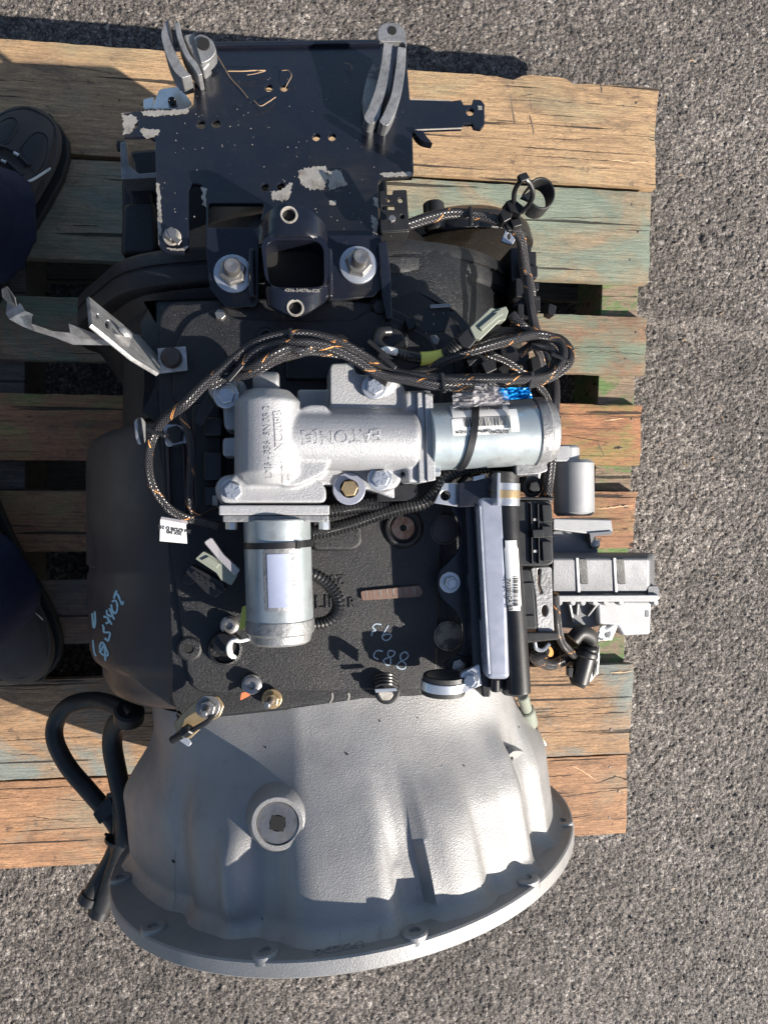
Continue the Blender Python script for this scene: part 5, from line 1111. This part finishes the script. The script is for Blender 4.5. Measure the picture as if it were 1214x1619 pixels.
# ribs along the left edge of the cover
mb = MB(); mb.slab([(262, 690), (267, 690), (272, 830), (267, 830)], .572, .01); mb.slab([(288, 700), (292, 700), (296, 820), (292, 820)], .570, .01); mb.build('edge_rib', M['cast_brown'], gb, bev=.001)
mb = MB(); mb.slab([(302, 640), (350, 630), (354, 800), (308, 820)], .574, .02); mb.build('shift_base', M['cast_black'], gb, bev=.003)
for y0, y1 in ((660, 690), (715, 760), (770, 800)): mb = MB(); mb.slab([(322, y0), (352, y0), (352, y1), (322, y1)], .590, .03); mb.build('base_block', M['plastic'], gb, bev=.002)
plate('tan_chip', [(336, 784), (345, 784), (345, 800), (336, 800)], .591, .0008, M['bare'], gb); plate('pale_clip', rnd([(452, 562), (462, 560), (462, 570), (454, 572)], 1), .582, .003, M['yellow'], gb)
mb = MB(); mb.slab([(452, 556), (538, 552), (540, 600), (452, 600)], .579, .02); mb.build('rear_block', M['plastic'], gb, bev=.002)
plate('black_guard', rnd([(545, 566), (560, 562), (616, 598), (610, 612)], 2), .641, .003, M['plastic'], gb); plate('black_guard', rnd([(306, 665), (330, 620), (344, 618), (340, 640), (318, 675)], 3), .612, .003, M['plastic'], gb)
# ---------------------------------------------------------------- wiring harness
hz = empty('wiring_harness', P(600, 600, .60), 'black braided wiring harness with orange flecks looped over the top of the gearbox', 'wiring harness')
def braid(pts, r=.0048, name='braided_sleeve'):
    mb = MB(); mb.tube([P(*q) for q in pts], r, 14, 8, rfun=lambda t: 1+.06*math.sin(t*31)); return mb.build(name, M['braid'], hz, smooth=80)
braid([(345, 832, .590), (318, 824, .590), (290, 818, .592), (262, 800, .598), (240, 765, .602), (235, 725, .606), (243, 690, .612), (262, 662, .622), (292, 640, .632), (322, 610, .636), (352, 585, .636), (385, 556, .636), (420, 537, .640), (460, 530, .642), (500, 532, .642), (540, 544, .642), (580, 566, .640), (620, 588, .640), (665, 596, .644), (720, 602, .650), (780, 603, .650), (835, 600, .648), (872, 592, .642), (890, 565, .634), (882, 540, .628), (850, 530, .626), (810, 538, .628), (760, 552, .626), (715, 566, .620), (680, 580, .612), (650, 590, .606)], .0041)
braid([(378, 590, .634), (400, 562, .640), (430, 548, .644), (470, 543, .648), (515, 548, .648), (560, 568, .646), (600, 592, .644), (650, 602, .646), (700, 611, .648), (760, 614, .646), (820, 610, .644), (866, 598, .640), (896, 578, .634), (900, 555, .628), (880, 536, .622), (852, 540, .618), (820, 560, .612)], .0042)
braid([(365, 586, .630), (395, 582, .640), (425, 566, .648), (455, 552, .650), (480, 556, .650), (430, 586, .640), (385, 600, .62)][:5]+[(520, 540, .640), (560, 553, .636)], .0038)
braid([(330, 612, .632), (362, 598, .634), (400, 590, .640), (432, 572, .642), (470, 560, .638), (500, 556, .634), (540, 562, .63)], .0037)
braid([(600, 576, .628), (640, 594, .636), (690, 600, .640), (740, 598, .640), (800, 598, .638), (850, 592, .634), (876, 572, .630), (870, 552, .628), (840, 548, .624)], .0038)
braid([(808, 498, .618), (820, 512, .620), (838, 526, .618), (858, 540, .612), (880, 560, .600), (888, 590, .590)], .0044)
braid([(645, 356, .580), (675, 346, .582), (710, 338, .584), (750, 340, .586), (784, 348, .588), (806, 356, .588), (822, 376, .580), (826, 400, .570), (830, 430, .56), (838, 460, .55), (842, 500, .55), (850, 540, .555), (866, 575, .565), (876, 610, .58), (876, 650, .585), (872, 690, .585), (870, 730, .585), (866, 770, .585), (862, 800, .575)], .0050)
braid([(832, 440, .56), (838, 480, .565), (846, 520, .565), (858, 550, .57), (872, 590, .575), (872, 640, .578), (866, 660, .578), (868, 760, .575), (856, 790, .57)], .0042)
braid([(282, 640, .606), (300, 690, .600), (303, 730, .596), (300, 780, .592), (306, 812, .590), (330, 832, .588)], .0036)
braid([(868, 1030, .50), (845, 1040, .48), (870, 1052, .44), (900, 1040, .42)], .006); braid([(876, 940, .50), (880, 980, .49), (886, 1012, .47), (900, 1030, .45), (912, 1040, .43)], .0046)
braid([(700, 566, .606), (730, 552, .610), (765, 536, .614), (800, 524, .616), (828, 530, .614), (850, 556, .600), (860, 590, .585)], .0036)
braid([(770, 560, .600), (800, 572, .598), (826, 590, .595), (850, 610, .590), (868, 640, .586), (870, 700, .586)], .0036)
def block(name, pix, z, th, m, parent=hz, bev=.001): mb = MB(); mb.slab(pix, z, th); return mb.build(name, m, parent, bev=bev)
cn = block('grey_connector', rnd([(742, 518), (776, 486), (784, 489), (800, 484), (804, 492), (799, 507), (790, 508), (759, 538), (750, 535)], 2), .632, .014, M['green_gray'], bev=.0015)
block('connector_rib', [(757, 518), (786, 494), (790, 500), (762, 524)], .6345, .003, M['green_gray'], cn, .0006); block('connector_window', [(780, 494), (792, 489), (796, 497), (786, 503)], .6335, .003, M['green_gray'], cn, .0005)
block('black_connector', rnd([(722, 536), (744, 514), (760, 530), (742, 552), (730, 548)], 3), .630, .014, M['plastic'])
mb = MB(); mb.tube([P(740, 528, .624), P(726, 542, .622), P(714, 554, .618), P(704, 562, .614)], .0066, 16, corr=(.0026, .0008)); mb.build('connector_boot', M['rubber'], hz, smooth=40)
mb = MB(); mb.tube([P(622, 556, .612), P(640, 562, .614), P(668, 568, .612)], .0058, 16, corr=(.0024, .0008)); mb.build('corrugated_sleeve', M['conduit'], hz, smooth=40)
mb = MB(); mb.tube([P(604, 556, .618), P(612, 554, .619), P(626, 557, .616)], .0034, 12, 5); mb.build('bright_sleeve', M['wire_white'], hz)
mb = MB(); mb.tube([P(664, 568, .612), P(682, 567, .612), P(702, 563, .612)], .0062, 14, 4); mb.build('yellow_tag', M['yellow'], hz)
cp = block('round_plug', circ(620, 540, 22), .5995, .02, M['plastic'], bev=.003); mb = MB(); mb.tube([P(636, 546, .604), P(622, 556, .612), P(606, 552, .616), P(596, 540, .612), P(602, 526, .606), P(616, 524, .603)], .0045, 12, 6); mb.build('plug_lead', M['plastic'], hz)
for (x, y, z, rz_, l) in ((600, 555, .626, .9, .026), (372, 590, .640, -.7, .018), (612, 572, .646, .9, .018), (800, 350, .592, .3, .02)):
    mb = MB(); mb.box(P(x, y, z+.002), (.004, l, .004), Matrix.Rotation(rz_, 3, 'Z')); mb.build('cable_tie', M['plastic'], hz, bev=.0008)
for q, z in (([(733, 560), (748, 550), (756, 566), (742, 580)], .606), ([(760, 574), (778, 566), (786, 584), (768, 592)], .602), ([(838, 566), (852, 562), (856, 584), (842, 588)], .600), ([(868, 480), (880, 484), (876, 500), (866, 496)], .57), ([(640, 505), (655, 500), (660, 516), (646, 522)], .586)): block('harness_clip', rnd(q, 2), z, .014, M['plastic'])
for (x, y, z, rz_) in ((460, 536, .648, .1), (700, 606, .652, .15), (838, 603, .650, -.2), (884, 566, .638, 1.2), (247, 684, .618, 1.2), (744, 342, .592, .1), (838, 470, .562, 1.4), (872, 660, .592, 1.5)):
    mb = MB(); mb.box(P(x, y, z), (.0035, .017, .0035), Matrix.Rotation(rz_, 3, 'Z')); mb.build('tape_band', M['plastic'], hz, bev=.001)
# clip and open tie loops at the top right corner
for q, z in (([(790, 336), (800, 326), (812, 332), (808, 346), (796, 352)], .602), ([(800, 318), (812, 314), (830, 328), (824, 340), (806, 332)], .608), ([(806, 348), (822, 344), (826, 356), (812, 360)], .600)): block('harness_clip', q, z, .016, M['plastic'])
mb = MB(); mb.tube([P(812, 322, .606), P(813, 304, .622), P(820, 290, .634), P(829, 284, .640), P(838, 292, .636), P(842, 308, .628), P(836, 324, .616), P(824, 336, .608)], .0022, 8, 6); mb.build('tie_loop', M['plastic'], hz)
block('tie_head', rnd([(819, 276), (832, 272), (838, 282), (824, 288)], 2), .642, .006, M['plastic'])
mb = MB(); pr = []
for i in range(21):
    a = math.pi*1.62*i/20-.75*math.pi*1.0; c_ = P(843, 322, .604); d_ = Vector((math.cos(a)*.0108, math.sin(a)*.0125, 0)); w1 = Vector((0, 0, .010))+Vector((.003, .004, 0))
    o_ = c_+d_; pr.append([o_, o_+d_*.16, o_+d_*.16+w1*1.2, o_+w1*1.2])
mb.rings(pr, True, True); mb.build('clamp_loop', M['rubber'], hz, bev=.0006)
block('loop_tab', rnd([(823, 312), (838, 302), (846, 310), (836, 318)], 1), .616, .004, M['plastic'])
# clip on left: big connectors under the white tag
wt = block('white_tag', [(254, 821), (294, 828), (296, 860), (253, 856)], .618, .0012, M['white'], bev=0); ltb = bvh(wt)
block('tag_sleeve', rnd([(255, 817), (296, 824), (296, 830), (254, 823)], 2), .620, .006, M['film'] if 'film' in M else M['white'])
lay_text('3N 67578 D 21L', 276, 837, .0040, math.pi-.15, ltb, M['print'], wt, 'tag_print', th=.0001, off=.0005); lay_text('21X 343', 276, 843, .0036, math.pi-.15, ltb, M['print'], wt, 'tag_print', th=.0001, off=.0005)
c2 = block('grey_connector', rnd([(309, 884), (322, 872), (352, 888), (360, 895), (376, 910), (366, 926), (350, 918), (342, 906)], 2), .612, .018, M['green_gray'], bev=.0015); block('connector_rib', [(318, 886), (330, 880), (348, 892), (342, 900)], .614, .003, M['green_gray'], c2, .0006)
c3 = block('black_connector', rnd([(293, 905), (303, 894), (352, 920), (358, 932), (340, 946), (326, 938)], 2), .604, .02, M['plastic'])
for k in range(5): block('connector_rib', [(303+k*9, 906+k*6), (308+k*9, 902+k*6), (318+k*9, 912+k*6), (313+k*9, 916+k*6)], .607, .004, M['plastic'], c3, .0005)
block('tape_sleeve', rnd([(322, 858), (334, 850), (352, 876), (380, 902), (372, 912), (344, 884)], 4), .618, .008, M['film'] if 'film' in M else M['white'])
block('yellow_tag', rnd([(383, 960), (392, 957), (394, 990), (378, 998)], 2), .600, .004, M['yellow'])
# pressed black lead at bottom right, with bare tag flapping below the bell edge
mb = MB(); mb.tube([P(905, 1012, .45), P(918, 1000, .45), P(934, 1010, .44), P(922, 1030, .43), P(914, 1050, .42)], .0085, 14, 6); mb.build('black_lead', M['rubber'], hz)
k1 = MB(); k1.cyl(P(930, 1020, .44), P(914, 1080, .43), .0115, 22, .002); k1.cyl(P(926, 1028, .44), P(923, 1040, .44), .0145, 22, .002); k1 = k1.build('black_connector', M['plastic'], hz, bev=.0008)
block('connector_latch', rnd([(898, 1056), (906, 1056), (904, 1072), (898, 1070)], 2), .44, .008, M['plastic'], k1); mb = MB(); mb.cyl(P(914, 1080, .43), P(912, 1085, .43), .0085, 20, .001); mb.build('connector_mouth', M['hole'], k1)
def tagsheet(name, pix, z, m, amp=.004, seed=3):
    mb = MB(); n = 8; a, b_, c, d = [Vector(q) for q in pix]; vs = []
    for j in range(n+1):
        for i in range(n+1):
            u, v = i/n, j/n; q = (a*(1-u)+b_*u)*(1-v)+(d*(1-u)+c*u)*v; vs.append(P(q.x, q.y, z+amp*noise.noise((u*3, v*3, seed))*2))
    mb.add(vs, [(j*(n+1)+i, j*(n+1)+i+1, (j+1)*(n+1)+i+1, (j+1)*(n+1)+i) for j in range(n) for i in range(n)]); o = mb.build(name, m, hz, smooth=60)
    so = o.modifiers.new('t', 'SOLIDIFY'); so.thickness = .0008; return o
tagsheet('white_tag', [(948, 990), (976, 988), (966, 1012), (940, 1014)], .44, M['white']); tagsheet('white_tag', [(938, 1020), (948, 1022), (944, 1066), (928, 1082)], .42, M['white'], .008, 5)
tagsheet('yellow_tag', [(838, 1150), (858, 1168), (862, 1196), (844, 1182)], .42, M['yellow'], .004, 6)
mb = MB(); mb.cyl(P(826, 1100, .50), P(832, 1122, .48), .006, 16, .001); mb.cyl(P(832, 1122, .48), P(838, 1145, .46), .0085, 18, .0015); mb.build('grey_plug', M['green_gray'], hz)
mb = MB(); mb.tube([P(836, 1138, .46), P(841, 1155, .45), P(840, 1166, .44)], .0062, 12, 5); mb.build('plug_boot', M['rubber'], hz)
mb = MB(); mb.tube([P(840, 1162, .445), P(846, 1172, .44), P(856, 1170, .44), P(862, 1178, .43)], .0014, 6, 5); mb.build('white_wire', M['wire_white'], hz)
# ---------------------------------------------------------------- corrugated conduits
def conduit(label, paths, r=.0068, pit=.0033):
    t = empty('corrugated_conduit', P(paths[0][0][0], paths[0][0][1], .575), label, 'conduit', 'corrugated black conduits of the shift motors')
    for pth in paths:
        mb = MB(); mb.tube([P(q[0], q[1], q[2]+.006) for q in pth], r, 18, 8, corr=(pit, .0012)); mb.build('conduit_tube', M['conduit'], t, smooth=50)
    return t
c_ = conduit('black corrugated conduit running from under the right motor down to the lower motor', [[(492, 844, .592), (520, 838, .590), (560, 827, .588), (600, 813, .588), (636, 803, .589), (668, 795, .592), (688, 778, .596), (704, 756, .598), (730, 742, .596), (765, 738, .594), (818, 737, .592)], [(500, 812, .590), (540, 806, .590), (580, 800, .589), (612, 800, .586)]])
mb = MB(); mb.lathe(P(628, 806, .5885), P(640, 802, .589)-P(628, 806, .588), [(-.0035, .0075), (.0035, .0075)], 20); mb.build('conduit_clip', M['plastic'], c_, bev=.0008)
conduit('short curved piece of black corrugated conduit looping out beside the lower motor', [[(486, 905, .600), (506, 914, .600), (524, 930, .598), (535, 952, .596), (530, 972, .594), (514, 984, .592), (486, 988, .590)]], .0060)
# ---------------------------------------------------------------- thick rubber hose loop, lower left
hs = empty('rubber_hose', P(170, 1300, .14), 'thick black rubber hose doubled in a loop left of the silver bell housing', 'hose')
mb = MB(); mb.tube([P(210, 1135, .36), P(186, 1118, .34), P(150, 1108, .31), P(112, 1115, .29), P(90, 1140, .28), P(88, 1172, .28), P(108, 1212, .28), P(140, 1250, .29), P(172, 1288, .30), P(188, 1318, .30), P(180, 1352, .30), P(160, 1388, .30), P(143, 1418, .30)], .0105, 22, 10); mb.build('hose', M['rubber'], hs, smooth=60)
mb = MB(); mb.tube([P(200, 1130, .34), P(182, 1150, .32), P(178, 1180, .31), P(186, 1225, .31), P(196, 1270, .32), P(200, 1310, .33), P(192, 1350, .32), P(176, 1395, .31), P(160, 1438, .30)], .0118, 22, 10); mb.build('hose', M['rubber'], hs, smooth=60)
mb = MB(); mb.tube([P(186, 1250, .30), P(196, 1300, .31), P(192, 1350, .31)], .013, 18, 8); mb.build('hose_sleeve', M['rubber'], hs, smooth=60)
for a, c in (((145, 1414, .30), (137, 1428, .30)), ((161, 1434, .30), (154, 1450, .30))):
    mb = MB(); ax = P(*c)-P(*a); mb.lathe(P(*a), ax, [(0, .0105), (.001, .0125), (.011, .0125), (.012, .0115), (.012, .0080), (.004, .0078)], 26, caps=False); mb.build('hose_end', M['plastic'], hs)
    mb = MB(); mb.lathe(P(*a), ax, [(.004, .0079), (.005, .0079)], 20); mb.build('hose_bore', M['hole'], hs)
mb = MB(); mb.slab(rnd([(147, 1288), (162, 1268), (176, 1262), (180, 1285), (158, 1305)], 3), .315, .02); mb.build('hose_clip', M['rubber'], hs, bev=.002)
for a in (((182, 1324, .315), (166, 1319, .318)), ((180, 1396, .32), (206, 1388, .33))): mb = MB(); mb.cyl(P(*a[0]), P(*a[1]), .002, 8, .0005); mb.build('cable_tie', M['plastic'], hs)
mb = MB(); mb.lathe(P(188, 1330, .318)-Vector((0, 0, 0)), P(184, 1345, .318)-P(188, 1330, .318), [(-.002, .0165), (.002, .0165)], 20); mb.build('cable_tie', M['plastic'], hs, bev=.0005)
mb = MB(); mb.cyl(P(205, 1122, .36), P(204, 1140, .35), .017, 20, .003); mb.build('hose_fitting', M['cast_black'], gb)
# ---------------------------------------------------------------- straw on the plate
rr = random.Random(5)
def straw(pts, r, label):
    mb = MB(); mb.tube([pl.at(x, y, u) for x, y, u in pts], r*.65, 5, 5); o = mb.build('straw', M['straw'], None); tag(o, label, 'straw', 'dry straw on the mounting plate'); return o
straw([(361, 113, .006), (385, 113, .007), (402, 112, .006), (420, 112, .004)], .0008, 'thick tan straw lying across the far end of the navy plate'); straw([(391, 119, .006), (404, 117, .007), (419, 113, .008)], .0005, 'short tan straw lying just below the thick one on the navy plate')
straw([(342, 86, .004), (354, 106, .003), (365, 124, .002), (380, 140, .002), (392, 155, .002)], .0004, 'hair-thin straw running down the plate from the left clamp'); straw([(402, 160, .003), (412, 168, .004), (424, 162, .004), (436, 154, .003)], .0006, 'kinked straw below the first pair of plate holes')
straw([(446, 112, .004), (456, 112, .005), (461, 120, .006), (455, 132, .004), (450, 142, .0)], .0005, 'curled straw hooked in the right upper plate hole'); straw([(545, 100, .004), (554, 103, .005), (557, 112, .003)], .0005, 'short hooked straw at the upper right of the plate')
# ---------------------------------------------------------------- the person standing at the left
M['shoe_seam'] = mat('shoe_seam', (.05, .047, .045), .8)
pe = empty('person', P(20, 640, .14), 'person in navy trousers and charcoal sports shoes, standing astride at the left edge', 'person')
def shoe(cx, cy, ang, mir, ztop=.14):
    # local frame: x forward (toe), y sideways, z up
    base = P(cx, cy, ztop+.03); base.z = ztop
    rot = Matrix.Rotation(ang, 3, 'Z')
    W = lambda x, y, z: base + rot @ Vector((x, y*mir, z))
    prof = [(-.17, .026, .06), (-.160, .034, .085), (-.12, .038, .098), (-.06, .038, .095), (-.02, .042, .086), (.03, .048, .074), (.07, .051, .064), (.10, .047, .056), (.122, .036, .047), (.134, .020, .038), (.139, .006, .028)]
    def ring(x, w, h, n=28, z0=.012):
        o = []
        for i in range(n):
            a = 2*math.pi*i/n; c, s = math.cos(a), math.sin(a)
            yy = w*math.copysign(abs(c)**.75, c); zz = z0+(h-z0)*(.5+.5*math.copysign(abs(s)**(.8), s))
            yy *= (1-.20*max(0, (zz-z0)/(h-z0)-.5)); o.append(W(x, yy+.006*math.sin(x*9), zz))
        return o
    mb = MB(); mb.rings([ring(*q) for q in prof]); up_ = mb.build('shoe', M['shoe'], pe, sub=1, smooth=60)
    mb = MB(); out = [(x, w+.004) for x, w, h in prof]; ol = [W(x, w+.006*math.sin(x*9), .016) for x, w in out]+[W(.144, 0, .016)]+[W(x, -w+.006*math.sin(x*9), .016) for x, w in out[::-1]]
    mb.prism(ol, (0, 0, -.016)); mb.build('sole', M['sole'], up_, bev=.003)
    sb = bvh(up_)
    def drop(x, y, off=.001):
        w = W(x, y, .3); l, n_, i, d = sb.ray_cast(w, Vector((0, 0, -1))); return (l+n_*off) if l is not None else W(x, y, .05)
    def cord(pts, r, name, m, par=up_): mb = MB(); mb.tube([drop(*q) for q in pts], r, 6, 6); return mb.build(name, m, par)
    # toe panels and seams
    for sgn in (1, -1):
        pts = [(.042, .038*sgn), (.070, .038*sgn), (.100, .026*sgn), (.098, .012*sgn), (.072, .008*sgn), (.060, .012*sgn)]
        cc = [Vector((p_[0], p_[1], 0)) for p_ in pts]; cc = catmull(cc+[cc[0]], 4); cen = sum(cc, Vector())/len(cc)
        mb = MB(); k = 5; vs = [drop(cen.x, cen.y, .0012)]; 
        for j in range(1, k+1): vs += [drop(*(cen.lerp(q, j/k))[:2], .0012 if j < k else .0002) for q in cc[:-1]]
        m_ = len(cc)-1; fs = [(0, 1+i, 1+(i+1) % m_) for i in range(m_)]
        for j in range(k-1): fs += [(1+j*m_+i, 1+(j+1)*m_+i, 1+(j+1)*m_+(i+1) % m_, 1+j*m_+(i+1) % m_) for i in range(m_)]
        mb.add(vs, fs); mb.build('toe_panel', M['shoe_dark'], up_, smooth=80); cord(pts+[pts[0]], .0007, 'seam', M['shoe_seam'])
    cord([(-.02, .046), (.04, .050), (.09, .044), (.122, .022), (.128, 0), (.122, -.022), (.09, -.044), (.04, -.050), (-.02, -.046)], .0012, 'seam', M['shoe_seam'])
    # laces
    for k in range(4):
        x = .050-.017*k; cord([(x, -.028, .004), (x+.006, 0, .006), (x-.004, .028, .004)], .0034, 'lace', M['shoe_dark'])
        for y in (-.014+.007*k, .012): cord([(x+.004, y, .0068), (x+.004, y+.006, .0068)], .0022, 'lace_fleck', M['wire_white'])
    # zigzag stripe on the outer side
    cord([(.066, -.044, .001), (.040, -.038, .001), (.030, -.034, .0015)], .0018, 'side_stripe', M['wire_white']); cord([(.030, -.034, .0015), (-.002, -.045, .001)], .0016, 'side_stripe', M['wire_white']); cord([(-.002, -.045, .001), (.012, -.032, .0015), (-.025, -.040, .001)], .0012, 'side_stripe', M['wire_white'])
    return W
W1 = shoe(2, 318, R(65), 1); W2 = shoe(-8, 930, R(-66), -1)
# trousers: one continuous garment from the hems to the waist
def leg(hem, knee, hip, side):
    pts = [hem, hem.lerp(knee, .06), hem.lerp(knee, .3), hem.lerp(knee, .65), knee, knee.lerp(hip, .4), knee.lerp(hip, .8), hip]
    rad = [.078, .074, .072, .074, .080, .090, .105, .115]
    c = catmull([Vector(p_) for p_ in pts], 6); rs = []
    for i, p_ in enumerate(c):
        t = (c[min(i+1, len(c)-1)]-c[max(i-1, 0)]).normalized(); u = Vector((1, 0, 0)); u = (u-t*u.dot(t)).normalized(); w = t.cross(u); f = i/(len(c)-1)*(len(rad)-1); k = min(int(f), len(rad)-2); r0 = rad[k]*(1-(f-k))+rad[k+1]*(f-k); ring = []
        for j in range(36):
            a = 2*math.pi*j/36; rr_ = r0*(1+.09*noise.noise((math.cos(a)*1.3+side*5, math.sin(a)*1.3, p_.z*9))+.04*math.sin(p_.z*60+2*math.cos(a)+side)*math.exp(-max(0, p_.z-.2)*6))
            ring.append(p_+(u*math.cos(a)+w*math.sin(a))*rr_)
        rs.append(ring)
    return rs
mb = MB()
h1 = W1(-.085, 0, 0); h2 = W2(-.085, 0, 0)
r1 = leg(P(-10, 356, .215), Vector((h1.x-.10, .36, .52)), Vector((-.70, .12, .86)), 1); r2 = leg(P(-10, 912, .215), Vector((h2.x-.10, -.24, .52)), Vector((-.70, -.10, .86)), 2)
mb.rings(r1, True, True); mb.rings(r2, True, True)
mb.lathe((-.71, 0, .80), (0, 0, 1), [(0, .10), (.04, .15), (.10, .17), (.18, .165), (.24, .16)], 40, sq=1.2)
tr = mb.build('trousers', M['denim'], pe, smooth=70)
rm = tr.modifiers.new('r', 'REMESH'); rm.mode = 'VOXEL'; rm.voxel_size = .008; rm.use_smooth_shade = True
